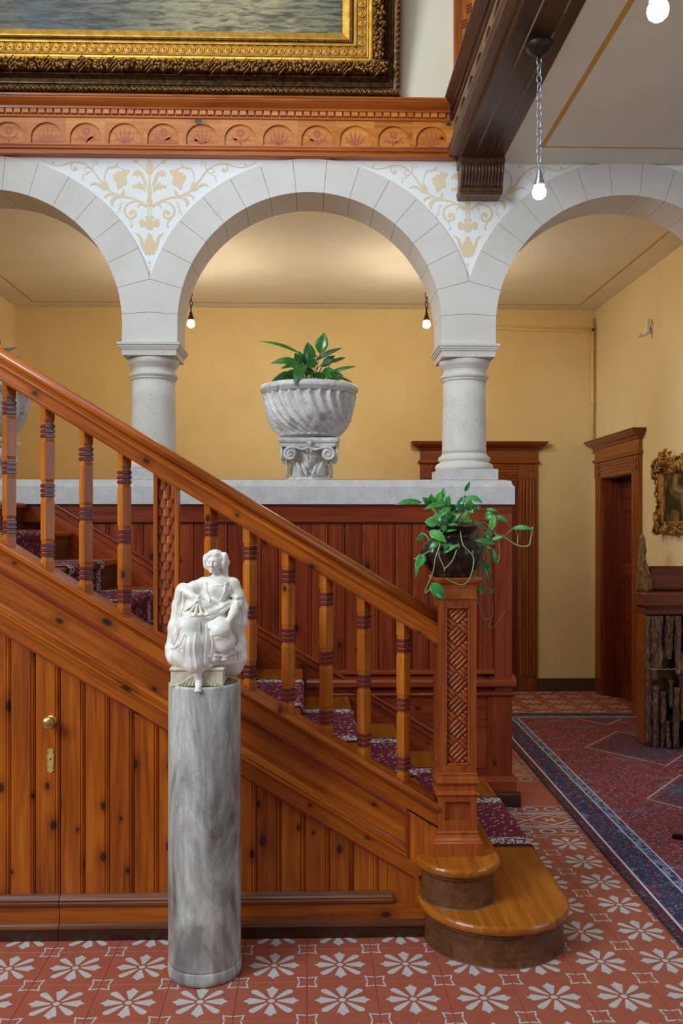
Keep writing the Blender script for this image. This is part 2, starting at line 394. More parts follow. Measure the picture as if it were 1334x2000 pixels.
def stripe(x0, x1, y0, y1): MB().box(x0, x1, y0, y1, ZC-0.0012, ZC+0.01).build('painted_stripe', 'stripe', ceil)
stripe(-2.70, 2.67, 8.58, 8.60); stripe(2.652, 2.67, 5.75, 8.58); stripe(-2.70, -2.682, 5.75, 8.58)
stripe(1.325, 4.2, 5.02, 5.034); stripe(1.325, 1.352, -0.6, 5.02)
struct('baseboard_back', MB().box(XL, XR, YW-0.018, YW, 0, 0.13), 'base_brown', 'dark brown painted baseboard of the back wall', 'baseboard')
struct('baseboard_right', MB().box(XR-0.018, XR, 5.6, dY0-0.13, 0, 0.13), 'base_brown', 'dark brown painted baseboard of the right wall', 'baseboard')

# ---- arcade wall: spandrels, voussoirs, painted stencils
AC = [-1.908, 0.0, 1.908]; RI, RE, ZS, ZI = 0.79, 0.99, 2.867, 2.752
HB = 0.954
mb = MB(); ZT = 3.90
for c in AC:
    N = 40; xs = [c-HB+2*HB*i/N for i in range(N+1)]
    top = lambda x: ZS+math.sqrt(max(RE*RE-(x-c)**2, 0))
    for a, b in zip(xs, xs[1:]):
        za, zb = top(a)-0.03, top(b)-0.03
        mb.loft([[(a, YA+0.018, za), (b, YA+0.018, zb), (b, YA+0.018, ZT), (a, YA+0.018, ZT)], [(a, YB-0.02, za), (b, YB-0.02, zb), (b, YB-0.02, ZT), (a, YB-0.02, ZT)]])
arcade = struct('wall_arcade', mb, 'spandrel', 'white arcade wall with painted spandrels above the stone arches', 'wall')
mb = MB()
for c in AC:       # mortar core behind the joints
    A = [(c+r*math.cos(t), ZS+r*math.sin(t)) for r, t in [(RI+0.005, PI*i/48) for i in range(49)]]
    B = [(c+max(-HB, min(HB, (RE-0.004)*math.cos(PI*i/48))), ZS+(RE-0.004)*math.sin(PI*i/48)) for i in range(49)]
    for i in range(48):
        q = [A[i], B[i], B[i+1], A[i+1]]; mb.loft([[(x, YA+0.005, z) for x, z in q], [(x, YB-0.005, z) for x, z in q]])
for px in (-2.862, -HB, HB, 2.862): mb.box(px-0.159, px+0.159, YA+0.005, YB-0.005, ZI, ZS+0.05)
mb.build('mortar_core', 'mortar', arcade)
TH = [math.radians(4+80*i/7) for i in range(8)]
JG = 0.0011
def ringpt(c, r, t):
    x, z = r*math.cos(t), r*math.sin(t)
    if abs(x) > HB: z = HB*abs(math.tan(t)); x = math.copysign(HB, x)
    return (c+x, ZS+z)
def vouss(c, t0, t1):
    g = JG/RI; n = 6; ts = [t0+g+(t1-t0-2*g)*i/n for i in range(n+1)]
    poly = [(c+RI*math.cos(t), ZS+RI*math.sin(t)) for t in ts]+[ringpt(c, RE, t) for t in reversed(ts)]
    # corner where the neighbouring arch cuts the block
    mbv = MB(); b = 0.003
    mbv.prism(poly, 'Y', YA, YB)
    mbv.build('voussoir', 'vouss', arcade)
for c in AC:
    for i in range(1, 7):
        vouss(c, TH[i], TH[i+1]); vouss(c, PI-TH[i+1], PI-TH[i])
    vouss(c, TH[7], PI-TH[7])
for px in (-2.862, -HB, HB, 2.862):   # pier blocks shared by two arches
    def inner(t, s): return (px+s*(HB-RI*math.cos(t)), ZS+RI*math.sin(t))
    t1, t2 = TH[0], TH[1]; e = JG/RI
    zc = lambda t: ZS+HB*math.tan(t)
    L = [inner(-0.0, s) for s in (1, -1)]
    p1 = [(px-0.164, ZI), (px+0.164, ZI), (px+0.164, ZS)]+[inner(t1*k/3-e*(k == 3), 1) for k in (1, 2, 3)]+[(px, zc(t1-e))]+[inner(t1*k/3-e*(k == 3), -1) for k in (3, 2, 1)]+[(px-0.164, ZS)]
    MB().prism(p1, 'Y', YA, YB).build('pier_block', 'vouss', arcade)
    p2 = [(px, zc(t1+e))]+[inner(t1+e+(t2-t1-2*e)*k/4, 1) for k in range(5)]+[(px, zc(t2-e))]+[inner(t1+e+(t2-t1-2*e)*k/4, -1) for k in (4, 3, 2, 1, 0)]
    MB().prism(p2, 'Y', YA, YB).build('pier_block', 'vouss', arcade)

MB().box(2.698, 3.026, YA+0.002, YB-0.002, 0.0, ZI).build('end_pier', 'vouss', arcade)
MB().bbox(2.672, 3.03, YA-0.02, YB+0.02, ZI-0.075, ZI, 0.006).build('end_impost', 'stone', arcade)
def stencil_mesh():
    """painted flower scrolls; drawn on the half motif in units of about a millimetre, mirrored"""
    mb = MB(); K = 0.001056; d = 0.0014
    lvl = [0]
    def put(poly):
        lvl[0] = (lvl[0]+1) % 9; y = -0.0006-0.00006*lvl[0]
        mb.add([(x*K, y, -z*K) for x, z in poly], [tuple(range(len(poly)))])
    def both(poly): put(poly); put([(-x, z) for x, z in poly])
    def smooth(pts, n=6):
        out = []
        for i in range(len(pts)-1):
            p0, p1, p2, p3 = pts[max(i-1, 0)], pts[i], pts[i+1], pts[min(i+2, len(pts)-1)]
            for k in range(n):
                t = k/n
                out.append(tuple(0.5*((2*p1[j])+(-p0[j]+p2[j])*t+(2*p0[j]-5*p1[j]+4*p2[j]-p3[j])*t*t+(-p0[j]+3*p1[j]-3*p2[j]+p3[j])*t**3) for j in (0, 1)))
        return out+[pts[-1]]
    def rib(pts, w0, w1, w2=None):
        p = smooth(pts); m = len(p); L = []; R = []
        for i in range(m):
            a, b = p[max(i-1, 0)], p[min(i+1, m-1)]; dx, dz = b[0]-a[0], b[1]-a[1]; q = math.hypot(dx, dz) or 1
            t = i/(m-1); wd = w0+(w1-w0)*t if w2 is None else (w0+(w1-w0)*2*t if t < 0.5 else w1+(w2-w1)*(2*t-1))
            L.append((p[i][0]-dz/q*wd, p[i][1]+dx/q*wd)); R.append((p[i][0]+dz/q*wd, p[i][1]-dx/q*wd))
        for s in (1, -1):
            lvl[0] = (lvl[0]+1) % 9; y = -0.0006-0.00006*lvl[0]
            mb.add([(s*x*K, y, -z*K) for x, z in L+R], [(i, i+1, m+i+1, m+i) for i in range(m-1)])
    def disc(x, z, r, r2=None):
        both([(x+r*math.cos(2*PI*i/14), z+(r2 or r)*math.sin(2*PI*i/14)) for i in range(14)])
    put([(0,65),(12,92),(20,104),(18,120),(22,130),(10,150),(-10,150),(-22,130),(-18,120),(-20,104),(-12,92)])
    rib([(2,280),(3,210),(4,152)], 2, 1.5); rib([(8,285),(14,220),(34,165)], 2, 1.5); rib([(6,345),(10,370),(4,392)], 3, 2)
    put([(0,276),(13,296),(17,312),(9,330),(0,346),(-9,330),(-17,312),(-13,296)])
    disc(0, 440, 26, 31); disc(41, 432, 17, 24); disc(13, 400, 11, 10)
    disc(0, 508, 15, 17)
    put([(-20,520),(20,520),(33,545),(30,600),(20,612),(8,604),(0,616),(-8,604),(-20,612),(-30,600),(-33,545)])
    both([(88,488),(60,492),(44,510),(36,540),(34,598),(48,560),(58,520),(70,500)])
    put([(0,640),(6,655),(0,668),(-6,655)]); disc(0, 656, 8); disc(0, 680, 5); put([(-5,698),(5,698),(0,735)])
    # big leaves beside the axis
    both([(20,205),(28,168),(42,142),(66,130),(90,142),(96,172),(80,158),(70,172),(56,158),(44,178),(32,205),(24,240)])
    both([(16,262),(28,232),(40,210),(58,198),(70,214),(96,218),(92,238),(74,230),(60,242),(46,236),(30,250)])
    # rose
    for (x, z, r) in [(142,148,20),(172,158,18),(150,186,21),(184,186,17),(168,212,19),(140,205,13),(126,142,12),(196,166,10)]: disc(x, z, r)
    both([(112,132),(138,130),(126,156)]); both([(160,232),(186,222),(178,244)])
    rib([(10,336),(60,306),(120,286),(176,274),(226,250),(266,208),(300,162),(336,120),(380,96),(430,92),(476,106),(524,112),(566,100),(594,84),(608,74)], 4, 4.5, 1.5)
    rib([(430,92),(440,112),(434,132),(418,138),(410,126),(420,118)], 3, 3, 4); disc(420, 127, 8)
    rib([(14,338),(66,310),(112,318),(138,346),(136,380),(116,402),(90,400),(78,380),(90,362),(108,366)], 3, 7, 5); disc(104, 374, 12)
    rib([(126,392),(108,420),(98,440),(104,456)], 4, 2.5, 4); disc(104, 452, 6)
    rib([(60,306),(110,292),(160,286),(205,296),(216,316),(208,336)], 2, 5, 6); both([(176,280),(204,282),(222,304),(218,328),(206,340),(204,316),(190,298)])
    both([(150,276),(138,262),(144,238),(156,256),(160,272)])
    both([(238,252),(262,222),(292,206),(318,204),(342,226),(314,216),(288,222),(262,246)])
    both([(226,250),(232,215),(246,192),(262,206),(262,230),(246,238)]); both([(192,276),(228,262),(256,284),(246,298),(240,282),(214,276)])
    both([(174,92),(196,110),(232,116),(216,128),(196,122),(182,110)]); rib([(232,116),(246,150),(256,196)], 2.5, 2)
    rib([(150,130),(184,116),(220,118),(246,140),(252,176)], 2, 2)
    rib([(8,158),(34,118),(74,88),(100,74),(122,64)], 2, 1.5); disc(77, 84, 11); disc(540, 96, 8)
    rib([(306,104),(292,92),(300,82),(318,90),(316,112),(330,140),(350,146),(366,134),(356,120),(330,128),(306,150),(298,166)], 1.8, 1.8)
    rib([(332,140),(352,158),(374,164),(372,184),(380,192)], 1.8, 2.5)
    rib([(164,310),(154,322),(170,332),(158,344),(174,354),(164,366),(182,372),(176,386)], 2, 2)
    rib([(20,345),(36,326),(58,330),(66,348)], 3, 6, 2)
    return mb.mesh('stencil_ornament', 'stencil')
st_me = stencil_mesh()
for px in (-HB, HB): link('stencil_ornament', st_me, arcade, (px-0.004, YA+0.0175, 3.925), label='ochre painted flower scroll stencil')

# ---- wall above the arcade, and the parapet wall below it
struct('wall_upper', MB().box(XL, 4.4, YA+0.02, YB, ZT, 7.0), 'wall_upper', 'pale cream upper wall carrying the large painting', 'wall')
struct('wall_parapet', MB().box(XL, 1.175, 5.235, 5.56, 0, 1.787), 'red_Z', 'low parapet wall under the stone coping behind the stairs', 'wall')
# ================================================================== STONEWORK
def coping():
    prof = [(5.17,1.788),(5.17,1.892),(5.176,1.897),(5.186,1.899),(5.19,1.908),(5.20,1.924),(5.212,1.932),(5.23,1.936),(5.55,1.936),(5.58,1.925),(5.585,1.788)]
    e = MB().loft([[(X, y, z) for y, z in prof] for X in (XL, 1.165)]+[[(1.20, y, min(z, 1.93)) for y, z in prof], [(1.214, y, min(z, 1.896)) for y, z in prof]])
    return e.build('stone_parapet', 'grey_stone', label='long pale grey stone coping that carries the two columns', cat='parapet')
coping()
MB().box(XL, 0.86, 5.592, 5.66, 1.90, 1.958).build('wood_ledge', 'frieze_dark', label='thin brown wooden ledge along the back of the stone coping', cat='ledge')
def column(x, label):
    yc = 5.41
    r = thing('stone_column', label, 'column', (x, yc, 1.936), 'stone columns of the arcade')
    MB().bbox(x-0.176, x+0.176, yc-0.176, yc+0.176, 1.936, 2.002, 0.003).build('plinth', 'grey_stone', r)
    pr = [(0.172,2.002),(0.177,2.008),(0.179,2.018),(0.177,2.030),(0.168,2.042),(0.156,2.047),(0.150,2.052),(0.150,2.056),(0.157,2.060),(0.160,2.068),(0.160,2.077),(0.155,2.086),(0.144,2.090),(0.142,2.096),(0.137,2.104)]
    MB().lathe(pr, (x, yc, 0), 48).build('base_moulding', 'stone', r)
    MB().lathe([(0.137,2.104),(0.1355,2.13),(0.134,2.25),(0.131,2.42),(0.129,2.548)], (x, yc, 0), 48).build('shaft', 'stone', r)
    pr = [(0.129,2.546),(0.136,2.550),(0.137,2.556),(0.134,2.560),(0.142,2.563),(0.147,2.570),(0.148,2.577),(0.145,2.585),(0.135,2.590),(0.130,2.596),(0.130,2.618),(0.134,2.622),(0.139,2.626),(0.139,2.631),(0.146,2.636),(0.153,2.648),(0.156,2.660),(0.154,2.672),(0.150,2.677)]
    MB().lathe(pr, (x, yc, 0), 48).build('capital', 'stone', r)
    R = []
    for h, z in [(0.160,2.677),(0.162,2.712),(0.170,2.714),(0.171,2.722),(0.177,2.725),(0.178,2.734),(0.185,2.738),(0.186,2.752)]:
        R.append([(x-h, yc-h, z), (x+h, yc-h, z), (x+h, yc+h, z), (x-h, yc+h, z)])
    MB().loft(R).build('abacus', 'stone', r)
column(-HB-0.004, 'stone column rising behind the wooden handrail on the left')
column(HB, 'stone column on the parapet above the leafy potted plant')

# ================================================================== WOOD FRIEZE AND BEAM
FRP = [(0,3.855),(0.048,3.855),(0.052,3.858),(0.050,3.863),(0.044,3.867),(0.044,3.884),(0.050,3.888),(0.056,3.892),(0.056,3.900),(0.048,3.905),(0.052,3.912),(0.050,3.920),(0.040,3.924),(0.0,3.924)]
CRP = [(0,4.078),(0.036,4.078),(0.042,4.082),(0.042,4.090),(0.036,4.096),(0.036,4.126),(0.050,4.128),(0.052,4.140),(0.058,4.144),(0.066,4.150),(0.078,4.158),(0.088,4.168),(0.092,4.172),(0.092,4.178),(0.098,4.181),(0.100,4.192),(0,4.192)]
PITCH = 0.2285; AW = 0.0935
def bay_poly(w0, w1, ac, z0, z1):
    """board bay open below in an arch: a simple n-shaped outline"""
    zs = z0+0.042
    return [(w0, z0), (ac-AW, z0), (ac-AW, zs)]+[(ac+AW*math.cos(t), zs+AW*0.93*math.sin(t)) for t in [PI-PI*i/18 for i in range(1, 18)]]+[(ac+AW, zs), (ac+AW, z0), (w1, z0), (w1, z1), (w0, z1)]
def palmette(k, to3):
    """little red printed plant in each arch; two alternating designs"""
    mb = MB()
    def put(poly, lv=0): mb.add([to3(x, z, 0.0006+0.0001*lv) for x, z in poly], [tuple(range(len(poly)))])
    def blade(x0, z0, x1, z1, bow, wd):
        dx, dz = x1-x0, z1-z0; L = math.hypot(dx, dz); nx, nz = -dz/L, dx/L; a = []; b = []
        for i in range(9):
            t = i/8; o = bow*4*t*(1-t); ww = wd*math.sin(PI*min(t*0.9+0.1, 1))
            a.append((x0+dx*t+nx*(o+ww), z0+dz*t+nz*(o+ww))); b.append((x0+dx*t+nx*(o-ww), z0+dz*t+nz*(o-ww)))
        put(a+b[::-1], random.randint(0, 8))
    if k % 2 == 0:
        blade(0, 0.004, 0, 0.105, 0, 0.006)
        for s in (-1, 1):
            blade(0, 0.012, s*0.030, 0.098, -s*0.006, 0.006); blade(0, 0.010, s*0.056, 0.070, -s*0.012, 0.006)
            blade(0, 0.006, s*0.066, 0.016, s*0.022, 0.007); blade(0, 0.006, s*0.034, 0.008, s*0.016, 0.005)
    else:
        for s in (-1, 1):
            blade(0, 0.008, s*0.070, 0.020, s*0.026, 0.008); blade(0, 0.008, s*0.040, 0.010, s*0.022, 0.006); blade(0, 0.03, s*0.058, 0.072, -s*0.010, 0.005)
        blade(0, 0.01, 0, 0.06, 0, 0.004)
        for j in range(6):
            a = j*PI/3; cx, cz = 0.016*math.cos(a), 0.078+0.016*math.sin(a)
            put([(cx+0.010*math.cos(b), cz+0.010*math.sin(b)) for b in [2*PI*i/10 for i in range(10)]], j)
    return mb
fz = thing('wood_frieze', 'orange pine frieze of arched printed panels under the gilt framed painting', 'frieze', (0, YA, 3.85))
YF = YA+0.02
X0, X1 = -2.6, 0.856
MB().loft([[(X, YF-o, z) for o, z in FRP] for X in (X0, X1)]).build('lower_moulding', 'frieze_dark', fz)
MB().loft([[(X, YF-o, z) for o, z in CRP] for X in (X0, X1-0.02)]).build('cornice', 'frieze_dark', fz)
dm = MB().bbox(-0.0195, 0.0195, -0.012, 0.004, -0.0135, 0.0135, 0.002).mesh('dentil', 'frieze_X')
x = 0.79
while x > X0: link('dentil', dm, fz, (x, YF-0.037, 4.1125)); x -= 0.0475
k = 0; xc = 0.728
while xc > X0+0.1:
    MB().prism(bay_poly(xc-PITCH/2, xc+PITCH/2 if k else X1, xc, 3.922, 4.080), 'Y', YF-0.034, YF).build('frieze_board', 'frieze_X', fz)
    pn = MB().box(xc-AW-0.004, xc+AW+0.004, YF-0.022, YF-0.002, 3.915, 4.06).build('arch_panel', 'frieze_X', fz)
    palmette(k, lambda x, z, d, xc=xc: (xc+x, YF-0.022-d, 3.926+z)).build('printed_plant', 'red_print', pn)
    xc -= PITCH; k += 1

bm = thing('gallery_beam', 'dark walnut gallery beam running overhead towards the camera', 'beam', (1.0, 5.2, 3.82))
BY0, BY1 = 0.8, YF
XF = 0.885                      # beam side plane (outward is -X)
MB().loft([[(XF-0.004, Y, 3.842), (XF, Y, 3.812), (1.138, Y, 3.812), (1.145, Y, 3.82), (1.145, Y, 4.20), (XF-0.004, Y, 4.20)] for Y in (BY0, BY1)]).build('beam_body', 'beam_Y', bm)
for xx in (0.965, 1.075):
    MB().loft([[(xx-0.006, Y, 3.813), (xx, Y, 3.807), (xx+0.006, Y, 3.813)] for Y in (BY0, BY1-0.06)]).build('soffit_bead', 'beam_Y', bm)
MB().loft([[(XF-o*1.15, Y, z) for o, z in FRP] for Y in (BY0, BY1-0.05)]).build('lower_moulding', 'beam_pale', bm)
MB().loft([[(XF-o*0.86, Y, z) for o, z in CRP] for Y in (BY0, BY1-0.04)]).build('cornice', 'beam_Y', bm)
bm.location.z += 0.014
yc = 5.12; k = 0
while yc > BY0+0.3:
    pl = [(y, z) for y, z in bay_poly(yc-PITCH/2, yc+PITCH/2, yc, 3.922, 4.080)]
    MB().prism(pl, 'X', XF-0.030, XF).build('beam_board', 'beam_pale', bm)
    MB().box(XF-0.018, XF-0.002, yc-AW-0.004, yc+AW+0.004, 3.915, 4.06).build('arch_panel', 'beam_pale', bm)
    yc -= PITCH; k += 1
# reeded corbel under the beam
cx0, cx1 = 0.885, 1.146
cb = thing('reeded_corbel', 'dark reeded wooden corbel holding the beam at the arcade', 'corbel', (1.0, 5.2, 3.58))
MB().bbox(cx0-0.002, cx1+0.002, 5.13, YA+0.016, 3.775, 3.812, 0.004).build('top_block', 'beam_Y', cb)
prof = [(YA+0.016,3.775),(5.135,3.775),(5.128,3.765),(5.128,3.745),(5.142,3.715),(5.160,3.685),(5.172,3.660),(5.176,3.640),(YA+0.016,3.640)]
MB().loft([[(X, y, z) for y, z in prof] for X in (cx0+0.004, cx1-0.004)]).build('scroll_body', 'beam_Y', cb)
for i in range(13):
    X = cx0+0.014+i*(cx1-cx0-0.028)/12
    for seg in ([(5.131,3.772),(5.124,3.745),(5.138,3.715),(5.156,3.685),(5.168,3.660),(5.172,3.641)],):
        MB().tube([(X, y, z) for y, z in seg], 0.0062, 6).build('reed', 'beam_Y', cb)
MB().bbox(cx0-0.004, cx1-0.006, 5.158, YA+0.016, 3.612, 3.640, 0.005).build('bottom_moulding', 'beam_Y', cb)
MB().bbox(cx0-0.001, cx1-0.012, 5.150, YA+0.016, 3.596, 3.612, 0.004).build('bottom_fillet', 'beam_Y', cb)

cb.location.z += 0.020
# upper gallery railing standing on the beam
gr = thing('gallery_railing', 'upper gallery railing with banded balusters above the beam', 'railing', (0.95, 5.2, 4.21))
MB().bbox(0.862, 0.904, 5.215, YA+0.018, 4.21, 5.4, 0.004).build('wall_post', 'pine_Z', gr)
for i in range(18):
    Y = 5.13-i*0.155; b = MB(); h = 0.028; xx = 0.922
    b.loft([[(xx-h, Y, z), (xx, Y-h, z), (xx+h, Y, z), (xx, Y+h, z)] for z in (4.20, 5.05)]); o = b.build('baluster', 'baluster_Z', gr)
    for zc in (4.36, 4.60, 4.84):
        rb = MB()
        for q in (-0.018, 0, 0.018): h2 = 0.032; rb.loft([[(xx-h2, Y, z), (xx, Y-h2, z), (xx+h2, Y, z), (xx, Y+h2, z)] for z in (zc+q-0.005, zc+q+0.005)])
        rb.build('rings', 'ringwood', o)
MB().bbox(0.872, 0.972, BY0, 5.2, 5.05, 5.13, 0.01).build('top_rail', 'pine_X', gr)
# ================================================================== STAIRS
RISE, RUN, XN = 0.163, 0.27, 1.04
YS0, YS1 = 3.60, 5.212
nose = lambda X: RISE+(XN-X)*RISE/RUN
S = lambda X: 1.577-SLOPE*(X+1.252)      # front top edge of the closed string
T = lambda X: 1.850-SLOPE*(X+0.375)      # top of the handrail
stairs = thing('staircase', 'straight wooden staircase rising to the left with rounded bottom steps', 'staircase', (0.3, 4.4, 0))
def bull_ring(cx, cy, r, yback, z, xr):
    pts = [(xr, yback, z), (xr, cy, z)]+[(cx+r*math.cos(t), cy+r*math.sin(t), z) for t in [-PI*i/28 for i in range(1, 28)]]+[(cx-r, cy, z), (cx-r, cy+0.06, z), (cx-r+0.03, yback, z)]
    return pts
def bull_step(cx, cy, r, z0, z1):
    t = MB(); R = []
    for d, dz in [(0.012,-0.034),(0.003,-0.030),(0.0,-0.020),(0.001,-0.010),(0.005,-0.003),(0.012,0.0)]:
        R.append(bull_ring(cx, cy, r-d, YS1, z1+dz, cx+r-d))
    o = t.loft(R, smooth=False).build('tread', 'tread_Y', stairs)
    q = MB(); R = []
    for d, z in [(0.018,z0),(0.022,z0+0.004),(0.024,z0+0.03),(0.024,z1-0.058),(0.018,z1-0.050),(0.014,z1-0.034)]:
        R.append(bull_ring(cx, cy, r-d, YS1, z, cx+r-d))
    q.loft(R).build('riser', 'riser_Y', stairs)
bull_step(0.74, 3.54, 0.302, 0.0, RISE)
bull_step(0.597, 3.545, 0.172, RISE, 2*RISE)
for k in range(3, 12):
    Xk = XN-RUN*(k-1); z = RISE*k; xl = Xk-RUN-0.03 if k < 11 else XL+0.01
    prof = [(xl, z-0.03), (Xk-0.006, z-0.03), (Xk, z-0.022), (Xk, z-0.008), (Xk-0.006, z), (xl, z)]
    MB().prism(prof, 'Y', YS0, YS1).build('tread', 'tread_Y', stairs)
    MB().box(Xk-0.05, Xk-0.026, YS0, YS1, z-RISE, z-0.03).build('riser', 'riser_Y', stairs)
# wall string along the wainscot, with two running beads
e0, e1 = -1.56, 0.93
MB().slope(e0, e1, [(5.186,-0.20),(5.186,0.085),(5.214,0.085),(5.214,-0.20)], nose).build('wall_string', 'red_S', stairs)
MB().slope(e0, e1, [(5.186,0.078),(5.176,0.082),(5.172,0.090),(5.176,0.099),(5.214,0.104),(5.214,0.078)], nose).build('string_cap', 'red_S', stairs)
MB().slope(e0, e1, [(5.187,0.040),(5.179,0.043),(5.177,0.050),(5.181,0.056),(5.187,0.058)], nose).build('string_bead', 'red_S', stairs)

# ---- carpet runner
def runner_mat():
    t = NT('runner_carpet'); uv = t.n('TexCoord').outputs['UV']
    sp = t.n('SeparateXYZ'); t.l(uv, sp.inputs[0]); u, v = sp.outputs[0], sp.outputs[1]
    e = t.math('ABSOLUTE', t.math('SUBTRACT', u, 0.37))            # distance from centre line, m
    mp = t.n('Mapping'); t.l(uv, mp.inputs[0]); mp.inputs['Scale'].default_value = (1, 1, 1)
    vo = t.voro(mp.outputs[0], 42, 0.75); vb = t.voro(mp.outputs[0], 110, 1.0)
    field = t.mix(t.rng(vo.outputs['Distance'], 0.34, 0.26, 0, 0.85), srgb(112,22,38), srgb(206,176,176))
    field = t.mix(t.rng(vb.outputs['Distance'], 0.24, 0.16, 0, 0.5), field, srgb(60,18,40))
    sel = t.n('SeparateColor'); t.l(vb.outputs['Color'], sel.inputs[0])
    bord = t.mix(t.math('GREATER_THAN', sel.outputs[0], 0.52), srgb(214,196,190), srgb(66,42,52))
    c = t.mix(t.rng(e, 0.262, 0.266), field, bord)
    c = t.mix(t.rng(e, 0.350, 0.354), c, srgb(84,14,28))
    n = t.noise(mp.outputs[0], 500, 2); t.bump(n, 0.5, 0.003)
    return t.done(c, 0.95)
def ribbon(name, path, y0, y1, th, label):
    P2 = [Vector(p) for p in path]; m = len(P2); N = []
    for i in range(m):
        d = (P2[min(i+1, m-1)]-P2[max(i-1, 0)]).normalized(); N.append(Vector((d.y, -d.x)))
    mb = MB(); L = 0; acc = [0]
    for i in range(1, m): L += (P2[i]-P2[i-1]).length; acc.append(L)
    vs = []
    for i in range(m):
        q = P2[i]+N[i]*th
        vs += [(P2[i].x, y0, P2[i].y), (q.x, y0, q.y), (q.x, y1, q.y), (P2[i].x, y1, P2[i].y)]
    fs = []
    for i in range(m-1):
        for j in range(4): fs.append((4*i+j, 4*i+(j+1) % 4, 4*i+4+(j+1) % 4, 4*i+4+j))
    mb.add(vs, fs); me = mb.mesh(name, runner_mat())
    uvl = me.uv_layers.new(name='UVMap')
    for lp in me.loops:
        vi = lp.vertex_index; uvl.data[lp.index].uv = (me.vertices[vi].co.y-y0, acc[vi//4])
    return link(name, me, label=label, cat='carpet')
path = [(XN-0.02+0.001, 0.004)]
for k in range(1, 12):
    Xk = XN-RUN*(k-1); z = RISE*k; rx = Xk-0.024
    if k > 1: path += [(rx+0.004, z-RISE+0.004)]
    path += [(rx+0.002, z-0.040), (Xk-0.004, z-0.034), (Xk+0.0015, z-0.022), (Xk+0.0015, z-0.008), (Xk-0.006, z+0.0012)]
    path += [(Xk-RUN-0.01 if k < 11 else -2.4, z+0.0012)]
ribbon('stair_runner', path, 4.07, 4.81, 0.006, 'crimson patterned carpet runner with white borders laid down the stairs')

# ---- stringer and side panelling
YP = 3.545
side = thing('stair_panelling', 'orange knotty pine panelling closing the side of the stairs', 'panelling', (-0.4, YP, 0))
sx0, sx1 = -2.2, 0.52
MB().slope(sx0, sx1, [(YP-0.012,-0.004),(YP-0.018,0.002),(YP-0.016,0.010),(YP-0.006,0.014),(YP-0.002,0.020),(3.70,0.020),(3.70,-0.02),(YP,-0.02)], S).build('string_cap', 'pine_S', side)
MB().slope(sx0, sx1, [(YP,-0.076),(YP,-0.002),(3.69,-0.002),(3.69,-0.076)], S).build('upper_fascia', 'pine_S', side)
px1 = 0.393
MB().slope(sx0, px1, [(YP+0.024,-0.100),(YP-0.002,-0.100),(YP-0.010,-0.095),(YP-0.012,-0.088),(YP-0.006,-0.084),(YP-0.004,-0.076),(YP+0.024,-0.076)], S).build('panel_moulding', 'red_S', side)
MB().slope(sx0, px1, [(YP+0.016,-0.225),(YP+0.016,-0.095),(3.62,-0.095),(3.62,-0.225)], S).build('string_panel', 'pine_S', side)
MB().slope(sx0, px1, [(YP+0.02,-0.270),(YP-0.006,-0.270),(YP-0.012,-0.264),(YP-0.012,-0.256),(YP-0.006,-0.252),(YP-0.010,-0.246),(YP-0.008,-0.238),(YP+0.002,-0.232),(YP+0.008,-0.222),(YP+0.02,-0.218)], S).build('panel_moulding', 'pine_S', side)
MB().slope(sx0, 0.44, [(YP-0.001,-0.330),(YP-0.001,-0.268),(3.62,-0.268),(3.62,-0.330)], S).build('lower_rail', 'pine_S', side)
MB().slope(sx0, 0.40, [(YP+0.006,-0.342),(YP-0.004,-0.338),(YP-0.004,-0.330),(3.60,-0.330),(3.60,-0.342)], S).build('rail_fillet', 'red_S', side)
MB().prism([(px1, S(px1)-0.33), (0.435, S(0.435)-0.33), (sx1, 0.335), (sx1, S(sx1)-0.07), (px1, S(px1)-0.07)], 'Y', YP+0.0, 3.66).build('end_block', 'pine_Z', side)
MB().prism([(px1-0.006, S(px1)-0.26), (px1+0.004, S(px1)-0.266), (px1+0.004, S(px1)-0.082), (px1-0.006, S(px1)-0.078)], 'Y', YP-0.006, YP+0.03).build('panel_end_bead', 'red_Z', side)
PW = 0.0985; ZB = 0.176
bot = lambda X: S(X)-0.336
def plank(xa, xb, parent, z0=ZB, ztop=bot, y=YP+0.014, mat='pine_Z'):
    wd = xb-xa; pr = [(xa+0.0008, y+0.016), (xa+0.0008, y+0.004), (xa+0.003, y)]
    if wd > 0.05:
        g = xb-0.020
        pr += [(g, y), (g+0.002, y+0.0045), (g+0.0045, y+0.001), (g+0.008, y-0.001), (g+0.0115, y+0.001), (g+0.014, y+0.0045), (g+0.016, y)]
    pr += [(xb-0.003, y), (xb-0.0008, y+0.004), (xb-0.0008, y+0.016)]
    mb = MB(); n = len(pr)
    mb.loft([[(x, yy, z0) for x, yy in pr], [(x, yy, max(ztop(x), z0+0.005)) for x, yy in pr]]).build('plank', mat, parent)
XD = -1.004                       # edge of the cupboard door
x = XD
while x < 0.30:
    plank(x, min(x+PW, 0.335), side); x += PW
MB().prism([(0.325, 0.0), (0.462, 0.0), (0.462, 0.335), (0.42, S(0.42)-0.325), (0.325, S(0.325)-0.325)], 'Y', YP+0.010, 3.60).build('end_board', 'pine_Z', side)
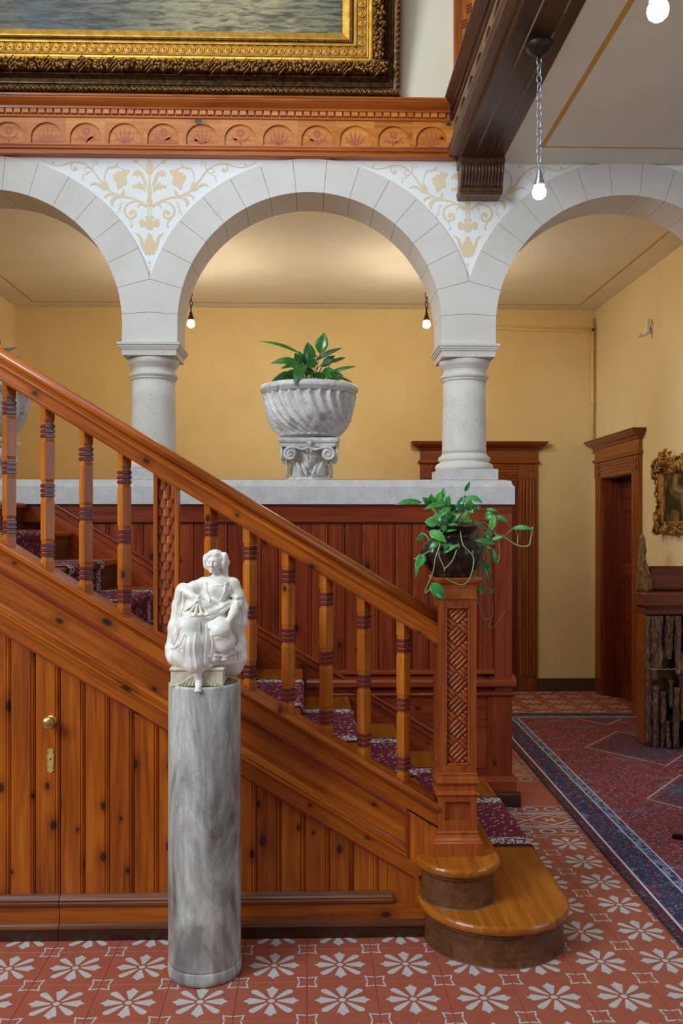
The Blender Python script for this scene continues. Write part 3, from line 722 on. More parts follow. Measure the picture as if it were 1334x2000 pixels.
def base_parts(xa, xb, par):
    MB().loft([[(X, y, z) for y, z in [(YP+0.03,0.130),(YP-0.004,0.130),(YP-0.010,0.136),(YP-0.012,0.146),(YP-0.006,0.150),(YP-0.008,0.158),(YP-0.002,0.163),(YP+0.004,0.172),(YP+0.012,0.177),(YP+0.03,0.177)]] for X in (xa, min(xb, 0.335))]).build('base_moulding', 'brown_X', par)
    MB().box(xa, xb, YP+0.0, YP+0.05, 0.055, 0.132).build('base_board', 'pine_X', par)
    MB().loft([[(X, y, z) for y, z in [(YP+0.03,0.044),(YP-0.018,0.044),(YP-0.022,0.048),(YP-0.020,0.054),(YP-0.012,0.058),(YP-0.008,0.064),(YP,0.068),(YP+0.03,0.068)]] for X in (xa, xb)]).build('skirting_bead', 'brown_X', par)
    MB().box(xa, xb, YP-0.018, YP+0.04, 0.0, 0.045).build('skirting', 'skirt_X', par)
base_parts(XD+0.0015, 0.462, side)
MB().slope(sx0, 0.33, [(YP+0.034,-0.34),(YP+0.034,-1.9),(YP+0.05,-1.9),(YP+0.05,-0.34)], lambda X: max(S(X), 0)).build('backing', 'skirt_X', side)

dr = thing('door_1', 'plank cupboard door under the stairs with brass knob', 'door', (XD-0.4, YP, 0), kind='structure')
x = XD-0.0015; i = 0
while x > -2.15:
    plank(x-PW, x, dr); x -= PW
base_parts(-2.2, XD-0.0015, dr)
kx, kz = -1.040, 0.873
kn = MB(); kp = [(0.024,0.0),(0.025,-0.003),(0.020,-0.006),(0.010,-0.010),(0.009,-0.022),(0.015,-0.027),(0.0245,-0.034),(0.027,-0.043),(0.025,-0.051),(0.018,-0.056),(0.008,-0.059),(0.001,-0.060)]
R = [[(kx+r*math.cos(2*PI*j/24), YP+0.012+d, kz+r*math.sin(2*PI*j/24)) for j in range(24)] for r, d in kp]
kn.loft(R, True, True, 0, True).build('door_knob', 'brass', dr, label='round brass knob')
esc = [(-0.008,0.046),(0,0.050),(0.008,0.046),(0.013,0.040),(0.010,0.033),(0.013,0.026),(0.0125,-0.026),(0.010,-0.033),(0.014,-0.042),(0.006,-0.046),(0,-0.052),(-0.006,-0.046),(-0.014,-0.042),(-0.010,-0.033),(-0.0125,-0.026),(-0.013,0.026),(-0.010,0.033),(-0.013,0.040)]
ep = MB().prism([(-1.043+x, 0.714+z) for x, z in esc], 'Y', YP+0.010, YP+0.014).build('keyhole_plate', 'brass_flat', dr, label='worn brass keyhole plate')
MB().prism([(-1.043+0.003*math.cos(t), 0.720+0.003*math.sin(t)) for t in [2*PI*i/10 for i in range(10)]], 'Y', YP+0.0092, YP+0.012).build('keyhole', 'black', ep)

# ---- railing
YR = 3.62
rail = thing('stair_railing', 'orange pine handrail with banded square balusters along the stairs', 'railing', (-0.4, YR, 0.9))
up = [(-0.020,-0.003),(-0.008,0.0),(0.008,0.0),(0.020,-0.003),(0.031,-0.012),(0.037,-0.025),(0.036,-0.038),(0.029,-0.047),(0.018,-0.053),(-0.018,-0.053),(-0.029,-0.047),(-0.036,-0.038),(-0.037,-0.025),(-0.031,-0.012)]
MB().slope(-2.2, 0.523, [(YR+a, b) for a, b in up], T, smooth=True).build('handrail', 'pine_S', rail)
lo = [(-0.020,-0.050),(-0.022,-0.058),(-0.036,-0.061),(-0.043,-0.066),(-0.046,-0.073),(-0.044,-0.080),(-0.037,-0.084),(-0.035,-0.090),(-0.035,-0.116),(-0.040,-0.120),(-0.043,-0.125),(-0.040,-0.131),(-0.036,-0.137)]
lo = lo+[(-a, b) for a, b in reversed(lo)]
MB().slope(-2.2, 0.523, [(YR+a, b) for a, b in lo], T).build('under_rail', 'pine_S', rail)
def baluster(X):
    h = 0.0285; zt = lambda x: T(x)-0.130; zb = lambda x: S(x)+0.012
    b = MB(); Rg = []; ztop = T(X)-0.137
    def ring(z, hh): return [(X-hh, YR, z), (X, YR-hh, z), (X+hh, YR, z), (X, YR+hh, z)]
    Rg.append([(X-h, YR, zb(X-h)), (X, YR-h, zb(X)), (X+h, YR, zb(X+h)), (X, YR+h, zb(X))])
    cs = [ztop-0.576, ztop-0.333, ztop-0.090]
    for c in cs:
        Rg += [ring(c-0.046, h), ring(c-0.034, h-0.0035), ring(c-0.030, h-0.0035), ring(c+0.030, h-0.0035), ring(c+0.034, h-0.0035), ring(c+0.046, h)]
    Rg.append([(X-h, YR, zt(X-h)), (X, YR-h, zt(X)), (X+h, YR, zt(X+h)), (X, YR+h, zt(X))])
    o = b.loft(Rg).build('baluster', 'baluster_Z', rail)
    for c in cs:
        r = MB()
        for q in (-0.0195, 0, 0.0195): r.loft([ring(c+q-0.0078, h-0.003), ring(c+q-0.005, h+0.0015), ring(c+q+0.005, h+0.0015), ring(c+q+0.0078, h-0.003)])
        r.build('ring_band', 'ringwood', o, label='three purple-brown turned rings')
for X in (-1.697,-1.541,-1.385,-1.229,-1.073,-0.917,-0.761,-0.407,-0.247,-0.089,0.067,0.223,0.386): baluster(X)
# fish-scale panel
xa, xb = -0.638, -0.536
zt = lambda x: T(x)-0.132; zb = lambda x: S(x)+0.012
fw = 0.0165
pan = MB().prism([(xa, zb(xa)), (xa+fw, zb(xa+fw)), (xa+fw, zt(xa+fw)), (xa, zt(xa))], 'Y', YR-0.026, YR+0.026)
pan.prism([(xb-fw, zb(xb-fw)), (xb, zb(xb)), (xb, zt(xb)), (xb-fw, zt(xb-fw))], 'Y', YR-0.026, YR+0.026)
pan.prism([(xa+fw, zb(xa+fw)), (xb-fw, zb(xb-fw)), (xb-fw, zb(xb-fw)+0.022), (xa+fw, zb(xa+fw)+0.022)], 'Y', YR-0.026, YR+0.026)
pan.prism([(xa+fw, zt(xa+fw)-0.012), (xb-fw, zt(xb-fw)-0.012), (xb-fw, zt(xb-fw)), (xa+fw, zt(xa+fw))], 'Y', YR-0.026, YR+0.026)
fp = pan.build('scale_panel', 'baluster_Z', rail, label='pale framed panel carved with fish scales')
MB().prism([(xa+fw, zb(xa+fw)), (xb-fw, zb(xb-fw)), (xb-fw, zt(xb-fw)), (xa+fw, zt(xa+fw))], 'Y', YR-0.006, YR+0.006).build('panel_back', 'red_Z', fp)
def scale_mesh():
    m = MB(); W = 0.0145; H = 0.058
    R = []
    for d, y, dz in [(0.0, 0.0, 0.0), (0.0012, -0.004, 0.001), (0.0045, -0.0075, 0.003), (0.009, -0.009, 0.006)]:
        w_ = W-d; pts = [(-w_, y*0.35, H), (-w_, y, 0.010)]+[(w_*math.cos(t), y, 0.010+(w_)*0.85*math.sin(t)+dz*0) for t in [PI+PI*i/8 for i in range(1, 8)]]+[(w_, y, 0.010), (w_, y*0.35, H)]
        R.append(pts)
    return m.loft(R, True, True).mesh('scale', 'newel_Z')
sm_ = scale_mesh(); z = zb(-0.6)+0.02; row = 0
while z < zt(-0.6):
    for kx2 in ((-0.6015, -0.5725) if row % 2 == 0 else (-0.616, -0.587, -0.558)):
        if zb(kx2)+0.024 < z < zt(kx2)-0.055: 
            o = link('scale', sm_, fp, (kx2, YR-0.006-0.001*(row % 2), z))
            if row % 2 and kx2 != -0.587: o.scale = (0.5, 1, 1); o.location.x = -0.6145 if kx2 < -0.6 else -0.5595
    z += 0.0365; row += 1

# ---- newel post
nx, ny = 0.598, 3.62; zs = 2*RISE
nw = thing('newel_post', 'carved square newel post carrying the potted plant', 'newel post', (nx, ny, zs))
def sq(h, z): return [(nx-h, ny-h, z), (nx+h, ny-h, z), (nx+h, ny+h, z), (nx-h, ny+h, z)]
MB().loft([sq(0.101,zs),sq(0.101,zs+0.052),sq(0.097,zs+0.056),sq(0.096,zs+0.062),sq(0.088,zs+0.070),sq(0.082,zs+0.082),sq(0.084,zs+0.086),sq(0.084,zs+0.091),sq(0.079,zs+0.095)]).build('base', 'newel_Z', nw)
def framed(z0, z1, h, px, pz0, pz1, rec, name):
    """square post section whose front and sides carry a sunk panel"""
    c = h-rec
    MB().loft([sq(c, z0), sq(c, z1)]).build(name+'_core', 'newel_Z', nw)
    m = MB()
    for sx in (-1, 1):
        for sy in (-1, 1):
            a, b = sorted((nx+sx*h, nx+sx*px)); d, e = sorted((ny+sy*h, ny+sy*px)); m.box(a, b, d, e, z0, z1)
    for za, zc in ((z0, pz0), (pz1, z1)):
        for sy in (-1, 1):
            d, e = sorted((ny+sy*h, ny+sy*c)); m.box(nx-px, nx+px, d, e, za, zc)
            d, e = sorted((nx+sy*h, nx+sy*c)); m.box(d, e, ny-px, ny+px, za, zc)
    return m.build(name, 'newel_Z', nw)
framed(0.421, 0.566, 0.079, 0.052, 0.462, 0.540, 0.016, 'lower_block')
MB().loft([sq(0.079,0.560),sq(0.084,0.565),sq(0.087,0.569),sq(0.086,0.574),sq(0.080,0.578),sq(0.077,0.584),sq(0.077,0.604),sq(0.080,0.610),sq(0.087,0.614),sq(0.089,0.620),sq(0.086,0.626),sq(0.085,0.632),sq(0.081,0.640),sq(0.080,0.648),sq(0.082,0.651),sq(0.080,0.655),sq(0.077,0.657)]).build('waist_moulding', 'newel_Z', nw)
HS = 0.0765; PXH = 0.0475
shaft = framed(0.655, 1.362, HS, PXH, 0.690, 1.328, 0.014, 'shaft')
bead = MB()
for (a, b, c, d) in ((-PXH, -PXH+0.004, 0.690, 1.328), (PXH-0.004, PXH, 0.690, 1.328), (-PXH, PXH, 0.690, 0.694), (-PXH, PXH, 1.324, 1.328)):
    bead.box(nx+a, nx+b, ny-HS-0.002, ny-HS+0.01, c, d)
bead.build('panel_bead', 'newel_Z', nw)
MB().loft([sq(0.0775,1.358),sq(0.081,1.361),sq(0.081,1.367),sq(0.0775,1.370),sq(0.0775,1.405),sq(0.080,1.408),sq(0.080,1.413),sq(0.084,1.420),sq(0.091,1.428),sq(0.093,1.431),sq(0.093,1.436),sq(0.097,1.438),sq(0.097,1.446),sq(0.094,1.448)]).build('cap', 'newel_Z', nw)
# woven reeds in the sunk panel
A = 0.0665; cz = 1.300
def reed(m, p, q, wd, hgt, yb):
    d = Vector((q[0]-p[0], q[1]-p[1])); L = d.length
    if L < 0.012: return
    d /= L; n = Vector((-d.y, d.x)); R = []
    for t, f in ((0, 0.45), (0.006, 1), (L-0.006, 1), (L, 0.45)):
        c = Vector(p)+d*t
        R.append([(c.x+n.x*wd*math.cos(a), yb-hgt*f*math.sin(a), c.y+n.y*wd*math.cos(a)) for a in [PI*i/6 for i in range(7)]])
    m.loft(R, True, True, 0, True)
def clip(p, q):
    lo_, hi_ = 0.0, 1.0; ex, ez = q[0]-p[0], q[1]-p[1]
    for v, e, a, b in ((p[0], ex, nx-PXH+0.003, nx+PXH-0.003), (p[1], ez, 0.695, 1.324)):
        if abs(e) < 1e-9:
            if not a <= v <= b: return None
        else:
            t0, t1 = sorted(((a-v)/e, (b-v)/e)); lo_, hi_ = max(lo_, t0), min(hi_, t1)
    if hi_-lo_ < 0.1: return None
    return ((p[0]+ex*lo_, p[1]+ez*lo_), (p[0]+ex*hi_, p[1]+ez*hi_))
yb = ny-HS+0.014
u1 = Vector((math.sqrt(.5), math.sqrt(.5))); u2 = Vector((-math.sqrt(.5), math.sqrt(.5)))
D = A*math.sqrt(2)
for i in range(8):
    for cxo, czo, da, db in ((0, 0, u1, u2), (-D/2, -D/2, u2, u1), (D/2, -D/2, u2, u1)):
        m = MB(); any_ = False
        for r in range(4):
            c = Vector((nx+cxo, cz-i*D+czo))+db*(A*(r-1.5)/4)
            cl = clip(tuple(c-da*A/2*0.94), tuple(c+da*A/2*0.94))
            if cl: reed(m, cl[0], cl[1], A/8*0.94, 0.008 if cxo == 0 else 0.006, yb)
        if m.v: m.build('carved_reeds', 'newel_Z', nw)

# ---- wainscot behind the stairs
YQ = 5.20
wn = thing('wainscot', 'red-brown plank wainscot below the stone coping behind the stairs', 'wainscot', (0, YQ, 0.7))
MB().loft([[(X, y, z) for y, z in [(YQ+0.03,1.684),(YQ-0.006,1.684),(YQ-0.006,1.776),(YQ-0.010,1.779),(YQ-0.010,1.788),(YQ+0.03,1.788)]] for X in (-2.4, 1.203)]).build('top_rail', 'red_X', wn)
MB().loft([[(X, y, z) for y, z in [(YQ+0.03,1.674),(YQ-0.002,1.674),(YQ-0.004,1.684),(YQ+0.03,1.684)]] for X in (-2.0, 1.10)]).build('rail_shadow_bead', 'skirt_X', wn)
x = 0.11-18*0.0995
while x < 1.05:
    if nose(x)+0.08 < 1.67: plank(x, min(x+0.0995, 1.098), wn, max(0.80, nose(x+0.1)+0.0), lambda q: 1.676, YQ+0.006, 'red_Z')
    x += 0.0995
MB().box(1.098, 1.203, YQ-0.004, YQ+0.03, 0.655, 1.684).build('corner_board', 'red_Z', wn)
MB().box(1.175, 1.203, YQ+0.03, 5.56, 0.0, 1.788).build('end_board', 'red_Z', wn)
MB().loft([[(X, y, z) for y, z in [(YQ+0.03,0.775),(YQ+0.0,0.775),(YQ-0.006,0.782),(YQ-0.004,0.792),(YQ+0.004,0.798),(YQ+0.008,0.806),(YQ+0.03,0.806)]] for X in (-0.12, 1.10)]).build('plank_bead', 'red_X', wn)
MB().loft([[(X, y, z) for y, z in [(YQ+0.03,0.705),(YQ-0.030,0.705),(YQ-0.038,0.712),(YQ-0.038,0.738),(YQ-0.030,0.750),(YQ-0.018,0.756),(YQ+0.0,0.760),(YQ+0.03,0.775)]] for X in (-0.02, 1.222)]).build('dado_rail', 'red_X', wn)
MB().loft([[(X, y, z) for y, z in [(YQ+0.03,0.645),(YQ-0.004,0.645),(YQ-0.016,0.652),(YQ-0.020,0.662),(YQ-0.014,0.670),(YQ-0.002,0.676),(YQ+0.03,0.705)]] for X in (0.10, 1.214)]).build('lower_bead', 'red_X', wn)
MB().box(0.0, 1.10, YQ+0.012, YQ+0.035, 0.0, 0.65).build('lower_panel', 'red_X', wn)
MB().box(1.060, 1.203, YQ-0.004, YQ+0.03, 0.16, 0.650).build('corner_stile', 'red_Z', wn)
MB().box(0.9, 1.065, YQ-0.001, YQ+0.03, 0.16, 0.225).build('lower_rail', 'red_X', wn)
MB().loft([[(X, y, z) for y, z in [(YQ+0.03,0.0),(YQ-0.030,0.0),(YQ-0.030,0.145),(YQ-0.022,0.160),(YQ-0.008,0.170),(YQ+0.03,0.175)]] for X in (0.9, 1.225)]).build('plinth', 'red_X', wn)
MB().loft([[(X, y, z) for y, z in [(YQ+0.03,0.0),(YQ-0.052,0.0),(YQ-0.052,0.072),(YQ-0.044,0.084),(YQ-0.030,0.088)]] for X in (1.045, 1.245)]).build('plinth_foot', 'skirt_X', wn)
# ================================================================== PASSAGE: doors, pipe, pictures, cabinet
def surround(root, to3, u0, u1, o0, o1, zt, mats, far_only=False):
    """fluted casing with corner blocks, frieze and cornice; u along the wall, d out from it"""
    mj, mh = mats
    def bx(name, ua, ub, da, db, za, zb, m, par=root):
        b = MB(); P = [to3(u, d, z) for z in (za, zb) for u, d in ((ua, da), (ub, da), (ub, db), (ua, db))]
        b.add(P, [(3,2,1,0),(4,5,6,7),(0,1,5,4),(1,2,6,5),(2,3,7,6),(3,0,4,7)]); return b.build(name, m, par)
    ch = zt+0.152
    for a, b in ((o0, u0), (u1, o1)):
        a, b = min(a, b), max(a, b)
        bx('jamb_casing', a, b, 0, 0.028, 0, ch, mj)
        n = 5; wd = (b-a-0.03)/n
        for i in range(n):
            c = a+0.015+wd*(i+0.5); m = MB()
            R = [[to3(c+wd*0.42*math.cos(t), 0.028+0.009*math.sin(t), z) for t in [PI*k/6 for k in range(7)]] for z in (0.16, zt+0.004)]
            m.loft(R, True, True).build('flute', mj, root)
        bx('corner_block', a+0.006, b-0.006, 0.02, 0.038, zt+0.006, ch-0.006, mj)
        m = MB()
        for s in (-1, 1):
            for t in (-1, 1):
                c = (a+b)/2; zc = (zt+ch)/2
                m.add([to3(c, 0.039, zc), to3(c+s*0.058, 0.044, zc+t*0.02), to3(c+s*0.052, 0.048, zc+t*0.052), to3(c+s*0.02, 0.044, zc+t*0.058)], [(0,1,2,3)])
        m.build('corner_rosette', mj, root)
    bx('head_casing', u0, u1, 0, 0.028, zt, ch, mh)
    for i in range(5):
        z = zt+0.02+i*0.030
        m = MB(); R = [[to3(u, 0.028+0.009*math.sin(t), z+0.013*math.cos(t)) for t in [PI*k/6 for k in range(7)]] for u in (u0, u1)]
        m.loft(R, True, True).build('flute', mh, root)
    def mold(name, prof, ext):
        R = []
        for d, z in prof:
            e = ext+max(d-0.03, 0); R.append([to3(o0-e, 0, z), to3(o0-e, d, z), to3(o1+e, d, z), to3(o1+e, 0, z)])
        MB().loft(R).build(name, mh, root)
    mold('architrave_bead', [(0.030,ch),(0.044,ch+0.006),(0.050,ch+0.016),(0.050,ch+0.030),(0.040,ch+0.040),(0.032,ch+0.044)], 0.0)
    bx('entablature_board', o0, o1, 0, 0.032, ch+0.04, ch+0.146, mh)
    mold('cornice', [(0.032,ch+0.135),(0.044,ch+0.142),(0.050,ch+0.152),(0.056,ch+0.158),(0.080,ch+0.172),(0.104,ch+0.192),(0.112,ch+0.198),(0.112,ch+0.208),(0.122,ch+0.212),(0.122,ch+0.224)], 0.0)
    return bx
def leaf_door(root, bx, u0, u1, d0, zt, mat):
    bx('door_leaf', u0, u1, d0-0.05, d0, 0.01, zt-0.01, mat)
    w_ = u1-u0
    for za, zb in ((0.18, 0.62), (0.74, 1.20), (1.33, 1.82), (1.93, 2.06)):
        for ua, ub in ((u0+0.13, u0+w_/2-0.045), (u0+w_/2+0.045, u1-0.13)):
            o = bx('door_panel', ua+0.02, ub-0.02, d0-0.01, d0+0.004, za+0.02, zb-0.02, mat)
            for q in ((ua, ub, za, za+0.018), (ua, ub, zb-0.018, zb), (ua, ua+0.018, za, zb), (ub-0.018, ub, za, zb)):
                bx('panel_moulding', q[0], q[1], d0-0.005, d0+0.014, q[2], q[3], mat, o)
r = thing('door_2', 'panelled door with cornice on the yellow back wall behind the column', 'door', (1.7, YW, 0), kind='structure')
bx = surround(r, lambda u, d, z: (u, YW-d, z), 1.29, 2.09, 1.105, 2.285, 2.135, ('door_Z', 'door_X'))
leaf_door(r, bx, 1.29, 2.09, 0.006, 2.135, 'leaf_Z')
r = thing('door_3', 'deep set panelled door with cornice in the cream right wall', 'door', (XR, 8.1, 0), kind='structure')
bx = surround(r, lambda u, d, z: (XR-d, u, z), dY0, dY1, dY0-0.185, dY1+0.17, 2.135, ('door_Z', 'door_Y'))
leaf_door(r, bx, dY0, dY1, -0.16, 2.135, 'leaf_Z')
for q in ((dY0-0.002, dY0+0.022), (dY1-0.022, dY1+0.002)): bx('reveal', q[0], q[1], -0.21, 0.0, 0, 2.135, 'leaf_Z')
bx('reveal', dY0, dY1, -0.21, 0.0, 2.125, 2.172, 'leaf_Z')

pp = thing('heating_pipe', 'thin cream painted pipe down the back corner of the passage', 'pipe', (2.84, 8.77, 2.4))
MB().tube([(2.845,8.772,z) for z in (2.40, 3.0, 3.76)], 0.014, 10).build('riser_pipe', 'pipe', pp)
MB().tube([(2.845,8.772,3.66),(2.79,8.775,3.668),(1.55,8.778,3.705)], 0.011, 10).build('branch_pipe', 'pipe', pp)
MB().tube([(2.845,8.77,3.62),(2.79,8.77,3.625),(1.55,8.77,3.66)], 0.011, 10).build('branch_pipe', 'pipe', pp)
for z in (2.9, 3.45): MB().tube([(2.845,8.772,z-0.012),(2.845,8.772,z+0.012)], 0.02, 10).build('clip', 'pipe', pp)
MB().tube([(2.845,8.765,3.64),(2.845,8.74,3.64)], 0.012, 8).build('valve', 'iron', pp)

hk = thing('wall_hook', 'small white ceramic hook-shaped bracket high on the right wall', 'bracket', (XR, 7.33, 3.3))
R = [[(XR-d, 7.33+r_*math.cos(2*PI*j/16), 3.325+1.5*r_*math.sin(2*PI*j/16)) for j in range(16)] for r_, d in ((0.03,0),(0.03,0.008),(0.02,0.012))]
MB().loft(R, True, True).build('backplate', 'white_ceramic', hk)
MB().tube([(XR-0.040,7.33,3.405),(XR-0.038,7.33,3.375),(XR-0.038,7.33,3.335),(XR-0.044,7.33,3.295),(XR-0.062,7.33,3.276),(XR-0.086,7.33,3.272),(XR-0.104,7.33,3.274)], [0.014,0.019,0.022,0.022,0.017,0.011,0.009], 12).build('horn', 'white_ceramic', hk)
MB().tube([(XR-0.106,7.33,3.292),(XR-0.108,7.33,3.272),(XR-0.106,7.33,3.252)], [0.008,0.011,0.007], 10).build('tip', 'white_ceramic', hk)
MB().tube([(XR-0.02,7.33,3.33),(XR-0.002,7.33,3.33)], 0.010, 8).build('pin', 'iron', hk)

# ---- blobs used for carved gilding
def leaf_blob(mb, c, d, L, W, H, out, n=6):
    """one carved leaf: a tapered bent lens lying along d, raised along out"""
    c, d, out = Vector(c), Vector(d).normalized(), Vector(out).normalized(); s = d.cross(out)
    R = []
    for t in (0, 0.25, 0.6, 0.85, 1.0):
        wd = W*math.sin(PI*(0.12+0.83*t)); p = c+d*L*(t-0.5)+out*H*(0.5+0.5*math.sin(PI*t))
        R.append([tuple(p+s*wd*math.cos(2*PI*k/n)+out*H*0.6*math.sin(2*PI*k/n)) for k in range(n)])
    mb.loft(R, True, True, 0, True)

# ---- large painting above the frieze
FY = YA+0.018
pt = thing('large_painting', 'huge seascape painting in a wide carved gilt frame above the frieze', 'painting', (-1.1, FY, 4.228))
RX0, RX1, RZ0, RZ1 = -2.72, 0.54, 4.228, 6.2
def fring(wd, h): return [(RX0+wd, FY-h, RZ0+wd), (RX1-wd, FY-h, RZ0+wd), (RX1-wd, FY-h, RZ1-wd), (RX0+wd, FY-h, RZ1-wd)]
def band(name, pts, mat): return MB().loft([fring(a, b) for a, b in pts], False, False).build(name, mat, pt)
ob = band('outer_leaf_band', [(0,0),(0,0.036),(0.010,0.050),(0.028,0.056),(0.044,0.050),(0.048,0.042)], 'bronze')
band('bronze_cove', [(0.048,0.042),(0.050,0.049),(0.058,0.049),(0.062,0.043),(0.076,0.047),(0.088,0.066),(0.093,0.078),(0.098,0.080),(0.103,0.074)], 'bronze')
fo = band('foliage_torus', [(0.103,0.074),(0.110,0.094),(0.126,0.106),(0.146,0.106),(0.160,0.098),(0.168,0.086)], 'bronze')
band('gilt_fillet', [(0.168,0.086),(0.170,0.094),(0.178,0.096),(0.184,0.090),(0.194,0.088),(0.200,0.092),(0.206,0.088),(0.208,0.082)], 'gold')
ro = band('rosette_band', [(0.208,0.080),(0.264,0.070)], 'gold_dark')
band('gilt_fillet', [(0.262,0.069),(0.266,0.078),(0.274,0.078),(0.282,0.072),(0.284,0.064)], 'gold')
be = band('dark_bead', [(0.284,0.064),(0.288,0.068),(0.294,0.070),(0.300,0.066),(0.302,0.060)], 'bronze')
band('gilt_slip', [(0.302,0.060),(0.306,0.063),(0.312,0.063),(0.348,0.040),(0.350,0.030)], 'gold')
t = NT('seascape_canvas'); v = t.coord((2.2,1,16)); n = t.noise(v, 3.0, 6, 0.7, 0.6); g = t.noise(t.coord((0.9,1,0.25)), 1.2, 2, 0.4)
sx = t.n('SeparateXYZ'); t.l(t.n('TexCoord').outputs['Object'], sx.inputs[0])
glow = t.math('MULTIPLY', t.rng(sx.outputs[0], -1.25, -0.55), t.rng(sx.outputs[0], 0.35, -0.3))
c = t.mix(t.rng(n, 0.36, 0.62), srgb(40,40,36), srgb(112,106,84)); c2 = t.mix(t.rng(n, 0.34, 0.62), srgb(86,78,56), srgb(176,162,118))
c = t.mix(glow, c, c2); c = t.mix(t.math('MULTIPLY', t.rng(g, 0.5, 0.62), t.math('SUBTRACT', 1.0, glow)), c, srgb(58,74,88))
t.bump(n, 0.25, 0.004); M['seascape'] = t.done(c, 0.42)
MB().add([(RX0+0.346, FY-0.034, RZ0+0.346), (RX1-0.346, FY-0.034, RZ0+0.346), (RX1-0.346, FY-0.034, RZ1-0.346), (RX0+0.346, FY-0.034, RZ1-0.346)], [(0,1,2,3)]).build('canvas', 'seascape', pt)
rs = MB()
rs.lathe([(0.024,0.0),(0.0245,0.006),(0.022,0.009),(0.018,0.006),(0.0165,0.003),(0.0155,0.007),(0.012,0.010),(0.009,0.006),(0.0065,0.009),(0.003,0.013),(0.0005,0.014)], (0,0,0), 14)
rme = rs.mesh('rosette', 'gold')
def ros(x, z):
    o = link('rosette', rme, ro, (x, FY-0.074, z)); o.rotation_euler = (PI/2, 0, 0)
wc = 0.236; x = RX1-wc
while x > RX0+0.3: ros(x, RZ0+wc); x -= 0.0525
z = RZ0+wc+0.0525
while z < 5.4: ros(RX1-wc, z); z += 0.0525
rng = random.Random(3)
fol = MB(); lf = MB(); bd = MB()
x = RX1-0.10
while x > RX0+0.1:
    ph = (x*5.2) % 1.0
    if ph < 0.18:
        for k in range(4): leaf_blob(fol, (x-0.01*k, FY-0.106, RZ0+0.116+0.013*k), (0.7,0,0.7), 0.075, 0.006, 0.012, (0,-1,0))
        x -= 0.035
    else:
        for k in range(5):
            a = rng.uniform(0, 2*PI)
            leaf_blob(fol, (x+rng.uniform(-0.012,0.012), FY-0.104-rng.uniform(0,0.012), RZ0+rng.uniform(0.110,0.164)), (math.cos(a),0,math.sin(a)), rng.uniform(0.018,0.034), rng.uniform(0.007,0.012), rng.uniform(0.008,0.018), (0,-1,0))
        x -= 0.017
z = RZ0+0.2
while z < 5.4:
    for k in range(5):
        a = rng.uniform(0, 2*PI)
        leaf_blob(fol, (RX1-rng.uniform(0.110,0.164), FY-0.104-rng.uniform(0,0.012), z+rng.uniform(-0.012,0.012)), (math.cos(a),0,math.sin(a)), rng.uniform(0.018,0.034), rng.uniform(0.007,0.012), rng.uniform(0.008,0.018), (0,-1,0))
    z += 0.017
for k in range(9):
    a = PI/2+k*PI/16; leaf_blob(fol, (RX1-0.19+0.05*math.cos(a-PI/2-0.2), FY-0.108, RZ0+0.19-0.05*math.sin(a-PI/2+0.3)), (math.cos(a-PI/2),0,-math.sin(a-PI/2)), 0.10, 0.006, 0.012, (0,-1,0))
x = RX1-0.02
while x > RX0:
    for s in (-1, 1): leaf_blob(lf, (x+s*0.007, FY-0.052, RZ0+0.024+0.004*s), (s*0.6,0,0.8), 0.030, 0.0055, 0.007, (0,-1,0))
    leaf_blob(lf, (x+0.0155, FY-0.053, RZ0+0.022), (0,0,1), 0.030, 0.004, 0.006, (0,-1,0)); x -= 0.031
z = RZ0+0.04
while z < 5.4:
    for s in (-1, 1): leaf_blob(lf, (RX1-0.024-0.004*s, FY-0.052, z+s*0.007), (-0.8,0,s*0.6), 0.030, 0.0055, 0.007, (0,-1,0))
    leaf_blob(lf, (RX1-0.022, FY-0.053, z+0.0155), (1,0,0), 0.030, 0.004, 0.006, (0,-1,0)); z += 0.031
x = RX1-0.293
while x > RX0+0.3: leaf_blob(bd, (x, FY-0.068, RZ0+0.293), (0.8,0,0.5), 0.014, 0.004, 0.005, (0,-1,0), 5); x -= 0.012
z = RZ0+0.293
while z < 5.4: leaf_blob(bd, (RX1-0.293, FY-0.068, z), (0.5,0,0.8), 0.014, 0.004, 0.005, (0,-1,0), 5); z += 0.012
pt.rotation_euler = (math.radians(9), 0, 0)
fol.build('carved_foliage', 'gold_dark', fo, kind='stuff'); lf.build('carved_leaves', 'gold_dark', ob, kind='stuff'); bd.build('carved_bead', 'gold_dark', be, kind='stuff')

# ---- small gilt painting on the right wall
sp_ = thing('gilt_painting', 'dark old painting in an ornate gilt frame on the right wall', 'painting', (XR, 6.8, 1.6))
gy0, gy1, gz0, gz1 = 6.22, 7.12, 1.60, 2.17
def gring(wd, h): return [(XR-h, gy1-wd, gz0+wd), (XR-h, gy0+wd, gz0+wd), (XR-h, gy0+wd, gz1-wd), (XR-h, gy1-wd, gz1-wd)]
MB().loft([gring(a, b) for a, b in [(0,0),(0,0.03),(0.015,0.05),(0.05,0.055),(0.075,0.042),(0.085,0.045),(0.1,0.03),(0.102,0.02)]], False, False).build('frame', 'old_gilt', sp_)
t = NT('old_master_canvas'); n = t.noise(t.coord((1,3.2,3.2)), 1.5, 5, 0.6, 0.8)
M['oldpaint'] = t.done(t.ramp(n, [(0.36, srgb(24,20,16)), (0.48, srgb(52,42,28)), (0.56, srgb(120,96,50)), (0.68, srgb(176,150,90))]), 0.4)
MB().add(gring(0.1, 0.026), [(0,1,2,3)]).build('canvas', 'oldpaint', sp_)
g = MB(); rng = random.Random(5)
def gblob(u, z, a, L, wd=0.012, h=0.026): leaf_blob(g, (XR-0.048, u, z), (0, math.cos(a), math.sin(a)), L, wd, h, (-1,0,0), 7)
u = gy1-0.01
